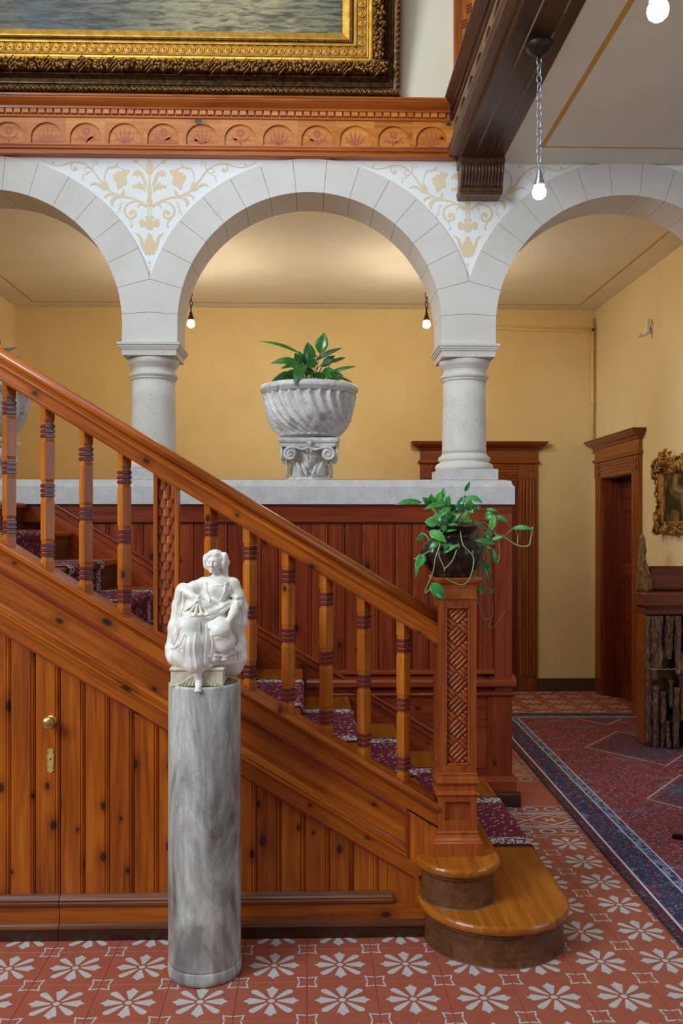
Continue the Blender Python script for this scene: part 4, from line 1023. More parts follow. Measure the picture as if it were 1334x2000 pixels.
while u > gy0:
    for k in range(3): gblob(u+rng.uniform(-.02,.02), gz1+rng.uniform(-0.085,0.02)+0.05*math.exp(-((u-6.9)/0.12)**2), rng.uniform(0, PI), rng.uniform(0.05,0.10), rng.uniform(0.01,0.018), 0.03)
    gblob(u+rng.uniform(-.02,.02), gz0+rng.uniform(0.01,0.08), rng.uniform(0, PI), rng.uniform(0.05,0.09))
    u -= 0.035
z = gz0+0.02
while z < gz1:
    for uu in (gy1-0.03, gy0+0.03): gblob(uu+rng.uniform(-.025,.025), z, PI/2+rng.uniform(-.7,.7), rng.uniform(0.05,0.08), 0.009, 0.018)
    z += 0.05
for k in range(7): gblob(gy1-0.06+0.02*math.cos(k), gz0+0.05+0.012*k, 2.4-k*0.2, 0.12, 0.009, 0.03)
g.build('carved_scrolls', 'old_gilt', sp_, kind='stuff')

# ---- bark-clad rustic cabinet
t = NT('rough_bark'); v = t.coord((14,14,3.2)); n = t.noise(v, 2.2, 6, 0.7, 1.2); n2 = t.noise(t.coord((60,60,12)), 1, 4, 0.6)
c = t.ramp(n, [(0.34, srgb(48,28,20)), (0.5, srgb(124,84,62)), (0.64, srgb(176,138,108))]); c = t.mix(t.rng(n2, 0.6, 0.72, 0, 0.6), c, srgb(190,164,140))
t.bump(t.math('ADD', n, t.math('MULTIPLY', n2, 0.4)), 1.0, 0.03); M['bark'] = t.done(c, 0.9)
t = NT('yellow_bark'); n = t.noise(t.coord((10,10,5)), 3, 6, 0.7, 1.0); t.bump(n, 1.0, 0.02)
M['bark_y'] = t.done(t.ramp(n, [(0.34, srgb(62,40,22)), (0.5, srgb(140,104,58)), (0.66, srgb(196,164,104))]), 0.9)
M['slab_X'] = wood('dark_red_slab_X', srgb(140,78,58), srgb(112,56,42), srgb(76,34,26), 'X', rough=0.34, knots=0)
ca = thing('bark_cabinet', 'rustic bark-covered cabinet with a dark red slab top by the right wall', 'cabinet', (2.74, 6.9, 0))
cy0, cy1, cxa, cxb = 6.70, 6.87, 2.605, 2.965
MB().box(cxa+0.012, cxb, cy0+0.03, cy1, 0.0, 1.02).build('body', 'skirt_X', ca)
MB().bbox(cxa-0.004, cxa+0.03, cy0+0.02, cy1, 0.0, 1.0, 0.008).build('side_board', 'door_Z', ca)
rng = random.Random(11)
def bark_strip(x0, x1, z0, z1, y, th, lean=0, mat='bark', name='bark_strip'):
    m = MB(); R = []; nz = 14
    for i in range(nz+1):
        z = z0+(z1-z0)*i/nz; j1, j2, j3 = rng.uniform(-.007,.007), rng.uniform(-.007,.007), rng.uniform(-.008,.008)
        xc = lean*(i/nz); R.append([(x0+xc+j1, y+th*0.9, z), (x0+xc+0.2*(x1-x0)+j2, y+0.006+j3, z), (x0+xc+0.5*(x1-x0), y-0.004+j1, z), (x0+xc+0.8*(x1-x0)+j1, y+0.008+j2, z), (x1+xc+j2, y+th*0.9, z)])
    m.loft(R, True, True, 0, True).build(name, mat, ca)
for (a, b, z0, z1, y, le) in [(2.60,2.655,0.0,0.60,6.672,0.0),(2.63,2.70,0.5,0.98,6.660,0.0),(2.68,2.735,0.58,0.98,6.664,0.0),(2.73,2.80,0.66,0.98,6.646,0.012),(2.60,2.644,0.56,0.98,6.676,0.0),(2.64,2.70,0.0,0.46,6.654,0.0),
        (2.668,2.70,0.0,0.44,6.664,0.0),(2.698,2.742,0.18,0.42,6.640,0.0),(2.702,2.738,0.0,0.2,6.654,0.014),(2.738,2.772,0.0,0.2,6.628,-0.004),(2.79,2.84,0.0,0.45,6.62,0.0),(2.81,2.86,0.55,0.98,6.63,0.0),(2.772,2.80,0.3,0.5,6.65,0.0),(2.84,2.88,0.2,0.7,6.64,0.0),(2.88,2.93,0.0,0.98,6.64,0.0),(2.92,2.96,0.0,0.98,6.63,0.0)]:
    bark_strip(a, b, z0, z1, y, 0.045, le)
MB().ellipsoid((2.72, 6.652, 0.30), (0.022, 0.018, 0.09), 12, 8).build('bark_knot', 'bark', ca)
MB().tube([(2.612+0.012*i, 6.655-0.006*(i % 2), 0.585+0.004*math.sin(i*1.7)) for i in range(21)], 0.0028, 6).build('pale_crack', 'tile_white', ca)
MB().bbox(cxa-0.012, cxb, cy0-0.040, cy1+0.01, 0.99, 1.035, 0.008).build('moulded_shelf', 'slab_X', ca)
MB().bbox(cxa-0.03, cxb, cy0-0.062, cy1+0.02, 1.048, 1.155, 0.016).build('slab_top', 'slab_X', ca)
MB().box(cxa-0.008, cxb, cy0-0.045, cy1, 1.03, 1.05).build('shadow_gap', 'skirt_X', ca)
MB().bbox(2.665, cxb, 6.80, 6.86, 1.152, 1.345, 0.02).build('back_board', 'slab_X', ca)
m = MB(); R = []
for i in range(15):
    f = i/14; z = 1.156+f*0.43; j = lambda: rng.uniform(-.006, .006)
    xl = 2.578+0.030*f; xr = 2.69-0.062*f-0.02*f*f+0.012*math.sin(f*9)
    R.append([(xl+j(), 6.78, z), ((xl+xr)/2+j(), 6.745+j(), z), (xr+j(), 6.775, z), (xr, 6.84, z), (xl, 6.84, z)])
m.loft(R, True, True, 0, True).build('bark_wing', 'bark_y', ca, label='upright yellowish bark slab')
MB().ellipsoid((2.66, 6.80, 1.165), (0.03, 0.03, 0.012), 10, 6).build('white_rag', 'white_ceramic', ca)

ca.location = (ca.location.x-0.088, ca.location.y-0.18, 0.011)
# ---- rug
def rug_mat():
    t = NT('oriental_rug'); s = t.n('SeparateXYZ'); t.l(t.n('TexCoord').outputs['Object'], s.inputs[0]); x, y = s.outputs[0], s.outputs[1]
    v = t.coord((1,1,1)); e = x
    ey = t.math('MINIMUM', y, t.math('SUBTRACT', 4.4, y)); e = t.math('MINIMUM', x, ey)
    e = t.math('MINIMUM', e, t.math('SUBTRACT', 2.0, x))
    vo = t.voro(v, 16, 0.55); vs_ = t.voro(v, 58, 1.0); vm = t.voro(v, 7, 0.5)
    for q_ in (vo, vs_, vm): q_.distance = 'MANHATTAN'
    wear = t.noise(t.coord((3,7,1)), 1.0, 4, 0.6)
    sc = t.n('SeparateColor'); t.l(vm.outputs['Color'], sc.inputs[0]); s2 = t.n('SeparateColor'); t.l(vs_.outputs['Color'], s2.inputs[0])
    navy, red, pink, pale, blue = srgb(44,42,78), srgb(128,42,46), srgb(166,98,96), srgb(206,196,194), srgb(86,112,146)
    fld = t.mix(t.rng(vo.outputs['Distance'], 0.46, 0.36, 0, 0.7), red, srgb(72,36,60))
    fld = t.mix(t.rng(vm.outputs['Distance'], 0.30, 0.24, 0, 0.8), fld, srgb(66,52,70)); fld = t.mix(t.rng(wear, 0.55, 0.66, 0, 0.8), fld, blue)
    fld = t.mix(t.math('MULTIPLY', t.math('GREATER_THAN', s2.outputs[0], 0.55), t.rng(vs_.outputs['Distance'], 0.42, 0.30, 0, 0.8)), fld, pale)
    mb_ = t.mix(t.rng(vo.outputs['Distance'], 0.42, 0.34), navy, red)
    mb_ = t.mix(t.math('MULTIPLY', t.math('GREATER_THAN', s2.outputs[1], 0.55), t.rng(vs_.outputs['Distance'], 0.36, 0.26, 0, 0.75)), mb_, pale)
    mb_ = t.mix(t.math('MULTIPLY', t.math('GREATER_THAN', sc.outputs[0], 0.75), t.rng(vm.outputs['Distance'], 0.3, 0.26)), mb_, blue)
    gd = t.mix(t.math('GREATER_THAN', s2.outputs[2], 0.5), navy, srgb(120,128,160))
    def bandm(c, lo, hi, colr): return t.mix(t.math('MULTIPLY', t.math('GREATER_THAN', e, lo), t.math('LESS_THAN', e, hi)), c, colr)
    c = fld; c = bandm(c, -1, 0.26, gd); c = bandm(c, 0.254, 0.262, pale); c = bandm(c, -1, 0.205, mb_); c = bandm(c, 0.200, 0.208, pale)
    c = bandm(c, -1, 0.062, srgb(78,24,42)); c = bandm(c, 0.050, 0.062, pale)
    c = t.mix(t.math('MULTIPLY', t.math('MULTIPLY', t.math('LESS_THAN', e, 0.05), t.math('GREATER_THAN', s2.outputs[0], 0.6)), t.rng(vs_.outputs['Distance'], 0.34, 0.24, 0, 0.7)), c, pink)
    c = bandm(c, -1, 0.008, srgb(30,26,40))
    hx = t.math('ABSOLUTE', t.math('SUBTRACT', x, 0.95)); hy = t.math('ABSOLUTE', t.math('SUBTRACT', t.math('MODULO', y, 1.25), 0.62)); hh = t.math('ADD', hx, t.math('MULTIPLY', hy, 0.8))
    ins = t.math('MULTIPLY', t.math('GREATER_THAN', hh, 0.40), t.math('LESS_THAN', hh, 0.416)); c = t.mix(t.math('MULTIPLY', t.math('MULTIPLY', ins, 0.6), t.math('GREATER_THAN', e, 0.3)), c, pale)
    ins = t.math('MULTIPLY', t.math('LESS_THAN', hh, 0.36), t.math('GREATER_THAN', e, 0.3)); c = t.mix(t.math('MULTIPLY', ins, 0.55), c, navy)
    c = t.mix(t.rng(t.noise(t.coord((30,90,1)), 1.0, 3, 0.6), 0.5, 0.75, 0, 0.35), c, pale)
    t.bump(t.noise(v, 420, 2), 0.6, 0.004)
    return t.done(c, 0.95)
rg = MB()
q = [(0, 0), (1.30, 0), (1.30, 4.36), (0, 4.36)]
rg.loft([[(x, y, 0.0008) for x, y in q], [(x, y, 0.008) for x, y in q], [(x+(0.004 if x < 1 else -0.004), y+(0.004 if y < 2 else -0.004), 0.010) for x, y in q]])
o = rg.build('oriental_rug', rug_mat(), label='worn red and blue oriental rug on the tiles at right', cat='rug'); o.location = (1.462, 3.40, 0); o.rotation_euler = (0, 0, -0.018)

# ---- black stand at the right edge
st = thing('black_stand', 'black metal stand foot resting on the blue rug at the right edge', 'stand', (2.30, 4.35, 0.0))
for a in (0, 90, 180, 270):
    ang = math.radians(148+a); d = Vector((math.cos(ang), math.sin(ang), 0)); c = Vector((2.30, 4.35, 0)); n = Vector((-d.y, d.x, 0))
    R = []
    for f, w_, z0, z1 in ((0.03, 0.022, 0.03, 0.075), (0.2, 0.018, 0.014, 0.05), (0.44, 0.013, 0.0105, 0.034), (0.455, 0.009, 0.012, 0.030)):
        p = c+d*f; R.append([tuple(p+n*w_+Vector((0,0,z0))), tuple(p-n*w_+Vector((0,0,z0))), tuple(p-n*w_*0.8+Vector((0,0,z1))), tuple(p+n*w_*0.8+Vector((0,0,z1)))])
    MB().loft(R).build('foot', 'black', st)
MB().lathe([(0.04,0.02),(0.045,0.04),(0.04,0.09),(0.02,0.11),(0.016,0.2),(0.016,1.55),(0.024,1.56),(0.024,1.6),(0.005,1.62)], (2.30,4.35,0), 20).build('pole', 'black', st)
# ================================================================== LAMPS
def link_mesh():
    pts = []
    a, b = 0.010, 0.016
    for i in range(20):
        t = 2*PI*i/20; pts.append((a*math.cos(t), 0, b*math.copysign(1, math.sin(t))*(1 if abs(math.sin(t)) > 1e-6 else 0)*0.6+0.010*math.sin(t)))
    pts.append(pts[0])
    return pts
def pendant(loc, ztop, zb, metal_, label, grp, canopy, bulb='bulb'):
    x, y = loc
    r = thing('pendant_lamp', label, 'lamp', (x, y, zb), grp)
    if canopy: MB().lathe([(0.062,ztop),(0.064,ztop-0.010),(0.056,ztop-0.026),(0.036,ztop-0.044),(0.014,ztop-0.056),(0.006,ztop-0.066)], (x,y,0), 28).build('canopy', 'iron', r)
    else: MB().lathe([(0.03,ztop),(0.03,ztop-0.008),(0.01,ztop-0.02),(0.005,ztop-0.03)], (x,y,0), 20).build('canopy', 'iron', r)
    lk = MB(); a, b = 0.0115, 0.0235; pts = []
    for i in range(25):
        t = 2*PI*i/24; pts.append((a*math.cos(t), 0, b*math.sin(t)+0.0))
    lk.tube(pts, 0.0030, 6, cap=False); lm = lk.mesh('chain_link', metal_)
    z = ztop-(0.078 if canopy else 0.045); i = 0
    while z > zb+0.118:
        o = link('chain_link', lm, r, (x, y, z)); o.rotation_euler = (0, 0, 0.35+(PI/2 if i % 2 else 0)); z -= 0.0395; i += 1
    MB().tube([(x, y, zb+0.130), (x, y, zb+0.095)], 0.004, 8).build('hanger', metal_, r)
    MB().lathe([(0.004,zb+0.104),(0.008,zb+0.098),(0.012,zb+0.080),(0.019,zb+0.055),(0.025,zb+0.036),(0.026,zb+0.028)], (x,y,0), 20).build('socket_cone', metal_, r)
    MB().lathe([(0.016,zb+0.030),(0.022,zb+0.022),(0.029,zb+0.008),(0.031,zb-0.004),(0.027,zb-0.020),(0.016,zb-0.030),(0.002,zb-0.034)], (x,y,0), 20).build('bulb', bulb, r)
    return r
pendant((-0.972, 7.2), ZC, 3.318, 'iron', 'bare bulb on a dark chain seen beside the left column', 'chain pendant bulbs', False)
pendant((0.959, 7.2), ZC, 3.325, 'iron', 'bare bulb on a dark chain seen beside the right column', 'chain pendant bulbs', False)
pendant((1.022, 3.889), 3.807, 3.147, 'steel', 'bare bulb on a long pale chain under the gallery beam', 'chain pendant bulbs', True, 'bulb_dim')
pendant((1.007, 2.516), 3.807, 3.15, 'steel', 'bright bulb at the upper right corner of the picture', 'chain pendant bulbs', True, 'bulb_dim')

# ================================================================== URNS, PLANTS, POT
def leaf(parent, base, tip, width, mat, shape='lance', facing=(0,-1,0.25), bow=0.12, fold=0.18, name='leaf'):
    """a leaf blade from base to tip: pointed outline, folded along the midrib, bowed"""
    B, Tp = Vector(base), Vector(tip); d = Tp-B; L = d.length; d.normalize()
    nrm = Vector(facing).normalized(); s = d.cross(nrm)
    if s.length < 0.1: s = d.cross(Vector((0.3,0.2,0.9)))
    s.normalize(); nrm = s.cross(d).normalized(); mb = MB(); R = []; nl = 10; nw_ = (-1, -0.62, -0.25, 0, 0.25, 0.62, 1)
    for i in range(nl+1):
        t = i/nl
        if shape == 'heart': wv = (math.sin(PI*min(1, t*1.02+0.0))**0.62)*(1-0.55*t)*1.18 if t < 1 else 0.0
        else: wv = math.sin(PI*t**0.85)**0.9*(1-0.15*t)
        wv = max(wv, 0.015)*width/2
        c = B+d*L*t+nrm*bow*L*math.sin(PI*t)
        back = 0.10*L*(1-t)**4 if shape == 'heart' else 0
        R.append([tuple(c+s*wv*k-nrm*(-fold)*wv*abs(k)*1.0-d*back*abs(k)) for k in nw_])
    m = len(nw_); vs = [p for r in R for p in r]; fs = []
    for i in range(nl):
        for j in range(m-1): fs.append((i*m+j, i*m+j+1, (i+1)*m+j+1, (i+1)*m+j))
    # thin under-side keeps the blade a solid sheet
    n0 = len(vs); vs2 = [tuple(Vector(p)-nrm*0.0009) for p in vs]
    fs2 = [tuple(n0+q for q in reversed(f)) for f in fs]
    rim = [j for j in range(m)]+[(i+1)*m-1 for i in range(1, nl+1)]+[nl*m+j for j in range(m-2, -1, -1)]+[i*m for i in range(nl-1, 0, -1)]
    fs3 = [(rim[k], rim[(k+1) % len(rim)], n0+rim[(k+1) % len(rim)], n0+rim[k]) for k in range(len(rim))]
    mb.add(vs+vs2, fs+fs2+fs3, 0, True)
    return mb.build(name, mat, parent)

def urn_set(ux, lab_c, lab_u, lab_p, seed):
    uy = 5.385; z0 = 1.936
    cp = thing('stone_capital', lab_c, 'capital', (ux, uy, z0), 'carved capitals under the urns')
    MB().lathe([(0.128,z0),(0.131,z0+0.006),(0.130,z0+0.014),(0.122,z0+0.020),(0.113,z0+0.026),(0.110,z0+0.05),(0.112,z0+0.10),(0.122,z0+0.145),(0.140,z0+0.180),(0.152,z0+0.196)], (ux,uy,0), 40).build('bell', 'old_marble', cp)
    def ab(h, z):
        pts = []
        for q in range(4):
            a = q*PI/2; ca, sa = math.cos(a), math.sin(a)
            for t in [-1, -0.8, -0.5, -0.2, 0, 0.2, 0.5, 0.8, 1]:
                px, py = t*(h-0.018), -(h-0.016*(1-t*t))
                pts.append((ux+px*ca-py*sa, uy+px*sa+py*ca, z))
        return pts
    MB().loft([ab(0.166,z0+0.196),(ab(0.170,z0+0.204)),ab(0.170,z0+0.216),ab(0.180,z0+0.222),ab(0.184,z0+0.232),ab(0.184,z0+0.250)]).build('abacus', 'old_marble', cp)
    for q in range(4):
        a = q*PI/2; ca, sa = math.cos(a), math.sin(a)
        w3 = lambda x, d, z: (ux+x*ca+d*sa, uy+x*sa-d*ca, z0+z)
        for s in (-1, 1):
            pts = [w3(0, 0.140, 0.188), w3(s*0.04, 0.148, 0.180), w3(s*0.085, 0.160, 0.192)]; rad = [0.007, 0.008, 0.009]
            for i in range(22):
                t = i/21; an = PI/2-s*0 - t*2*PI*1.6; rr = 0.040*(1-t*0.82)
                pts.append(w3(s*(0.112+rr*math.cos(an)*1.0), 0.163+0.004*t, 0.152+rr*math.sin(an))); rad.append(0.0095*(1-0.45*t))
            MB().tube(pts, rad, 8).build('volute', 'old_marble', cp)
            c = w3(s*0.112, 0.145, 0.152); n_ = Vector(w3(s*0.112, 0.168, 0.152))-Vector(c)
            MB().tube([c, tuple(Vector(c)+n_*0.85)], 0.038, 16).build('volute_disc', 'old_marble', cp)
            lb = MB()
            for k, (x1, z1, L, wd) in enumerate([(0.018,0.165,0.05,0.010),(0.040,0.172,0.05,0.010),(0.03,0.04,0.085,0.013),(0.062,0.05,0.09,0.013),(0.012,0.10,0.06,0.008)]):
                leaf_blob(lb, w3(s*x1, 0.132-0.22*max(x1-0.03, 0), z1+0.02), tuple(Vector(w3(s*(x1+0.02), 0.1, z1+0.05))-Vector(w3(s*x1, 0.1, z1))), L, wd, 0.009, tuple(Vector(w3(0, 1, 0))-Vector(w3(0, 0, 0))), 7)
            lb.build('acanthus', 'old_marble', cp)
        fl = MB(); c = Vector(w3(0, 0.172, 0.224)); out = Vector(w3(0, 1, 0))-Vector(w3(0, 0, 0)); out.z = 0
        for k in range(6): an = k*PI/3; leaf_blob(fl, tuple(c+Vector(w3(0.011*math.cos(an), 0, 0.011*math.sin(an)))-Vector(w3(0, 0, 0))), tuple(Vector(w3(math.cos(an), 0, math.sin(an)))-Vector(w3(0, 0, 0))), 0.022, 0.007, 0.007, tuple(out), 6)
        fl.build('flower_boss', 'old_marble', cp)
        an_ = MB()
        for k in range(-3, 4): leaf_blob(an_, w3(k*0.010, 0.112, 0.055+0.004*(3-abs(k))), tuple(Vector(w3(k*0.25, 0, 1))-Vector(w3(0, 0, 0))), 0.06-0.006*abs(k), 0.0055, 0.007, tuple(out), 6)
        for k in range(9): leaf_blob(an_, w3(0, 0.134+0.002*k*0.4, 0.115+0.011*k), tuple(Vector(w3(0, 0, 1))), 0.010, 0.005, 0.006, tuple(out), 5)
        an_.build('anthemion', 'old_marble', cp)
    zu = z0+0.2505
    ur = thing('fluted_urn', lab_u, 'urn', (ux, uy, zu), 'fluted marble urns')
    prof = []
    for i in range(31):
        t = i/30; ang = t*PI/2
        prof.append((0.125+0.163*math.sin(ang)**0.9, 0.010+0.262*(1-math.cos(ang*0.97))/(1-math.cos(PI/2*0.97))))
    NF = 28
    def rf(r_, th, z, i):
        if i < 3: return r_
        t = min((i-3)/27.0, 1.0); tw = 1.05*(1-t)**1.6; f = ((th-tw)*NF/(2*PI)) % 1.0
        amp = 0.030*min(1, t*3.5+0.15)*(r_/0.28)
        if i <= 7: return r_+0.004*abs(math.sin(th*NF/4))*(1-abs(i-5)/3)
        return r_-amp*math.sin(PI*f)**0.8
    MB().lathe([(0.12,0.0)]+prof, (ux,uy,zu), NF*8, rf).build('fluted_bowl', 'old_marble', ur)
    MB().lathe([(0.266,0.270),(0.288,0.280),(0.289,0.288),(0.297,0.292),(0.301,0.300),(0.301,0.314),(0.296,0.324),(0.283,0.330),(0.268,0.328),(0.262,0.318),(0.258,0.29)], (ux,uy,zu), 64).build('rim', 'old_marble', ur)
    MB().lathe([(0.001,0.292),(0.262,0.290),(0.262,0.28)], (ux,uy,zu), 32).build('soil', 'soil', ur)
    pl = thing('peace_lily', lab_p, 'plant', (ux, uy, zu+0.29), 'plants in the marble urns')
    rg_ = random.Random(seed); K = 0.000803; zr = zu+0.33
    L = [((640,440),(575,265),(262,182),34,-.05),((690,440),(722,252),(758,92),104,.02),((640,450),(640,330),(628,172),104,-.03),((690,420),(690,300),(892,208),46,.03),((620,440),(560,330),(350,348),66,-.08),((620,430),(575,340),(530,262),80,-.05),
         ((630,430),(605,385),(538,560),104,-.285),((610,470),(530,425),(343,522),80,-.13),((610,470),(570,440),(398,508),70,-.17),((600,450),(548,358),(428,402),44,-.10),((720,440),(805,318),(922,274),34,.05),((710,440),(790,402),(1002,350),32,.0),
         ((700,440),(738,362),(836,300),70,-.05),((700,450),(752,432),(872,512),100,-.12),((720,450),(800,428),(972,486),28,-.02),((740,470),(860,478),(972,532),24,-.04),((700,450),(738,402),(842,412),56,-.10),((660,470),(650,446),(762,502),84,-.19),
         ((640,440),(622,332),(436,286),36,.06),((690,440),(690,330),(618,402),84,-.14),((640,450),(602,382),(508,388),70,-.16),((660,450),(650,380),(700,300),70,-.10),((630,450),(560,400),(440,440),70,-.02),((700,450),(770,410),(900,440),60,-.05),((650,450),(600,330),(560,220),46,.07),((680,450),(740,330),(840,250),50,.06),((670,450),(700,400),(760,380),80,-.16),((640,450),(580,430),(480,470),70,-.15),((660,450),(660,400),(610,470),80,-.18),((690,450),(720,440),(810,480),70,-.17),((670,450),(670,340),(690,240),60,.05),((640,450),(590,400),(500,340),50,.04),((640,450),(560,420),(470,460),60,.05),((700,450),(760,380),(820,440),60,.06),((660,450),(610,350),(660,290),60,.0)]
    stm = MB()
    for (s0, b, tp, wd, dep) in L:
        W = lambda p, dd: (ux+(p[0]-640)*K, uy+dd, zr+(505-p[1])*K)
        bb, tt = W(b, dep*0.7), W(tp, dep*1.15+rg_.uniform(-.03,.03)); s_ = (ux+(s0[0]-650)*K*0.5, uy+dep*0.2, zu+0.285)
        stm.tube([s_, tuple((Vector(s_)+Vector(bb))/2+Vector((0,0,0.012))), bb], [0.0042,0.0036,0.0028], 6)
        leaf(pl, bb, tt, wd*K, 'leaf_dark', 'lance', (rg_.uniform(-.3,.3), -1, rg_.uniform(0.2,0.7)), 0.08, 0.25)
    stm.build('stems', 'stem', pl)
urn_set(-0.004, 'carved white capital with volutes standing on the coping between the columns', 'white marble urn with spiral flutes between the two columns', 'dark green peace lily growing in the urn between the columns', 1)
urn_set(-1.995, 'carved white capital mostly hidden at the left edge of the picture', 'white marble urn cut off by the left edge behind the baluster', 'green plant cut off by the left edge above the handrail', 2)

# ---- dark pot with trailing plant on the newel
px_, py_, pz_ = 0.588, 3.62, 1.448
pot = thing('ribbed_pot', 'dark ribbed bronze pot standing on the newel post', 'pot', (px_, py_, pz_))
def rib_(r_, th, z, i): return r_*(1-0.055*(1-abs(math.sin(th*8)))**2) if 3 <= i <= 12 else (r_*(1+0.03*math.cos(th*8)) if i > 15 else r_)
MB().lathe([(0.001,0.0),(0.080,0.0),(0.084,0.006),(0.083,0.014),(0.098,0.030),(0.116,0.055),(0.128,0.085),(0.129,0.105),(0.120,0.128),(0.104,0.146),(0.088,0.156),(0.082,0.162),(0.080,0.170),(0.083,0.178),(0.094,0.190),(0.108,0.204),(0.114,0.208),(0.110,0.211),(0.098,0.200),(0.076,0.178),(0.074,0.172)], (px_,py_,pz_), 96, rib_).build('body', 'pot', pot)
MB().lathe([(0.001,0.186),(0.084,0.184),(0.078,0.172)], (px_,py_,pz_), 24).build('soil', 'soil', pot)
pv = thing('trailing_pothos', 'bright green trailing vine spilling from the pot on the newel', 'plant', (px_, py_, pz_+0.186))
K = 0.00211/3.924
W = lambda p, dd=0.0: (px_+(p[0]-545)*K, py_+dd, pz_+(812-p[1])*K)
PL = [((288,245),(103,262),62,-.02,.5),((375,260),(318,200),60,.03,.4),((380,260),(372,178),72,-.02,.2),((420,260),(455,158),70,.0,.2),((470,215),(487,122),42,.02,.3),((490,290),(512,190),60,-.03,.1),((470,262),(312,298),62,-.05,.6),((500,290),(412,360),58,-.07,.5),
      ((400,400),(312,392),86,-.09,.1),((430,330),(400,420),80,-.07,.3),((345,470),(462,548),88,-.125,.4),((345,590),(440,528),54,-.125,.7),((445,622),(560,562),44,-.135,.5),((310,485),(252,540),42,-.06,.0),((300,640),(268,740),80,-.07,.0),((268,668),(250,818),34,-.06,.0),
      ((355,858),(440,972),104,-.135,.1),((655,150),(690,78),34,.02,.1),((600,260),(668,190),56,.02,.4),((670,205),(782,246),64,.0,.7),((745,262),(742,310),48,.01,.2),((820,300),(908,308),42,.03,.6),((800,350),(866,345),70,.0,.1),((840,450),(868,340),60,-.02,.0),
      ((880,350),(984,402),66,.03,.6),((1032,442),(1176,452),56,.02,.6),((850,560),(684,536),56,-.04,.6),((800,470),(838,530),60,-.02,.4),((850,530),(932,508),38,-.02,.6),((872,712),(846,590),30,-.03,.1),((800,700),(838,818),58,.04,.1),((560,420),(470,470),70,-.08,.4),
      ((640,370),(696,390),44,.03,.5),((560,330),(545,262),56,.0,.3),((560,300),(606,250),52,-.02,.4),((560,330),(500,345),50,-.05,.5),((660,290),(688,330),56,-.04,.0),((520,390),(590,330),60,-.05,.4),((700,300),(640,330),50,.05,.4),((450,420),(452,470),50,-.10,.3),((770,590),(850,600),34,.0,.6),((470,560),(440,600),36,-.14,.2),
      ((880,920),(850,950),30,.05,.3),((770,900),(800,960),34,.06,.2)]
rg_ = random.Random(4); stm = MB()
for (b, tp, wd, dep, upf) in PL:
    bb, tt = W(b, dep), W(tp, dep-0.012+rg_.uniform(-.015,.015))
    leaf(pv, bb, tt, wd*K*1.05, 'leaf_bright', 'heart', (rg_.uniform(-.25,.25), -1, upf*1.4), 0.10, 0.22)
    if b[1] < 480 and 330 < b[0] < 780:
        s_ = (px_+(b[0]-545)*K*0.25, py_+dep*0.3, pz_+0.186); stm.tube([s_, tuple((Vector(s_)*0.45+Vector(bb)*0.55)+Vector((0,0,0.008))), bb], 0.0021, 6)
def vine(pts, r=0.0024):
    P3 = [Vector(W(p[:2], p[2])) for p in pts]; out = []
    for i in range(len(P3)-1):
        p0, p1, p2, p3 = P3[max(i-1,0)], P3[i], P3[i+1], P3[min(i+2,len(P3)-1)]
        for k in range(5):
            t = k/5; out.append(0.5*((2*p1)+(p2-p0)*t+(2*p0-5*p1+4*p2-p3)*t*t+(3*p1-p0-3*p2+p3)*t**3))
    out.append(P3[-1]); stm.tube([tuple(p) for p in out], r, 6)
vine([(430,440,-.08),(410,560,-.145),(375,660,-.155),(360,760,-.15),(330,840,-.14),(305,918,-.125),(330,905,-.13),(356,862,-.135)])
vine([(440,470,-.11),(400,620,-.150),(436,720,-.152),(445,760,-.15)]); vine([(535,600,-.148),(500,680,-.155),(446,740,-.152)])
vine([(580,440,-.08),(585,560,-.135),(630,610,-.14),(662,660,-.14),(655,740,-.145),(630,820,-.14),(588,862,-.118),(520,845,-.112),(470,815,-.11)])
vine([(345,540,-.10),(320,490,-.09),(285,478,-.07)]); vine([(360,600,-.12),(300,640,-.09),(272,665,-.07),(236,672,-.06)])
vine([(720,410,.0),(800,400,.02),(860,440,.02),(905,520,.02),(915,620,.01),(900,690,-.01),(866,712,-.03)]); vine([(760,420,.02),(800,560,.03),(850,690,.0)])
vine([(965,495,.02),(1010,455,.02),(1045,440,.02)]); vine([(960,510,.02),(1050,570,.02),(1142,578,.02),(1165,520,.02),(1178,430,.02)], 0.0032); vine([(1050,450,.03),(1066,510,.03),(1056,575,.02)], 0.0016)
vine([(740,380,.05),(880,480,.06),(965,500,.02)])
vine([(740,440,.06),(780,600,.08),(790,800,.09),(760,940,.09),(800,1080,.09),(830,1165,.09),(890,1135,.09)], 0.0016); vine([(850,700,.07),(880,900,.09),(895,1120,.09),(860,1210,.09),(905,1222,.09),(955,1150,.09),(1000,1090,.09)], 0.0016)
rr = random.Random(8)
for k in range(16):
    bx_ = rr.uniform(430, 690); bz_ = rr.uniform(260, 420); an = rr.uniform(-2.6, 0.3); ll = rr.uniform(55, 95); dp = rr.uniform(-.07, .06)
    bb = W((bx_, bz_), dp); leaf(pv, bb, W((bx_+ll*math.cos(an), bz_+ll*math.sin(an)), dp-0.01), ll*0.72*K, 'leaf_bright', 'heart', (rr.uniform(-.4,.4), -1, rr.uniform(.2,.9)), 0.1, 0.22)
    stm.tube([(px_+(bx_-545)*K*0.25, py_+dp*0.3, pz_+0.186), bb], 0.0018, 6)
for k in range(26):
    x0 = rr.uniform(640, 760); z0_ = rr.uniform(430, 470); x1 = x0+rr.uniform(20, 110); vine([(x0, z0_, .04), (x0+40, z0_-30+rr.uniform(-20, 20), .05), (x1, 700+rr.uniform(0, 200), .07), (x1+rr.uniform(-40, 40), rr.uniform(880, 1010), .08)], 0.0010)
stm.build('vines', 'stem', pv)
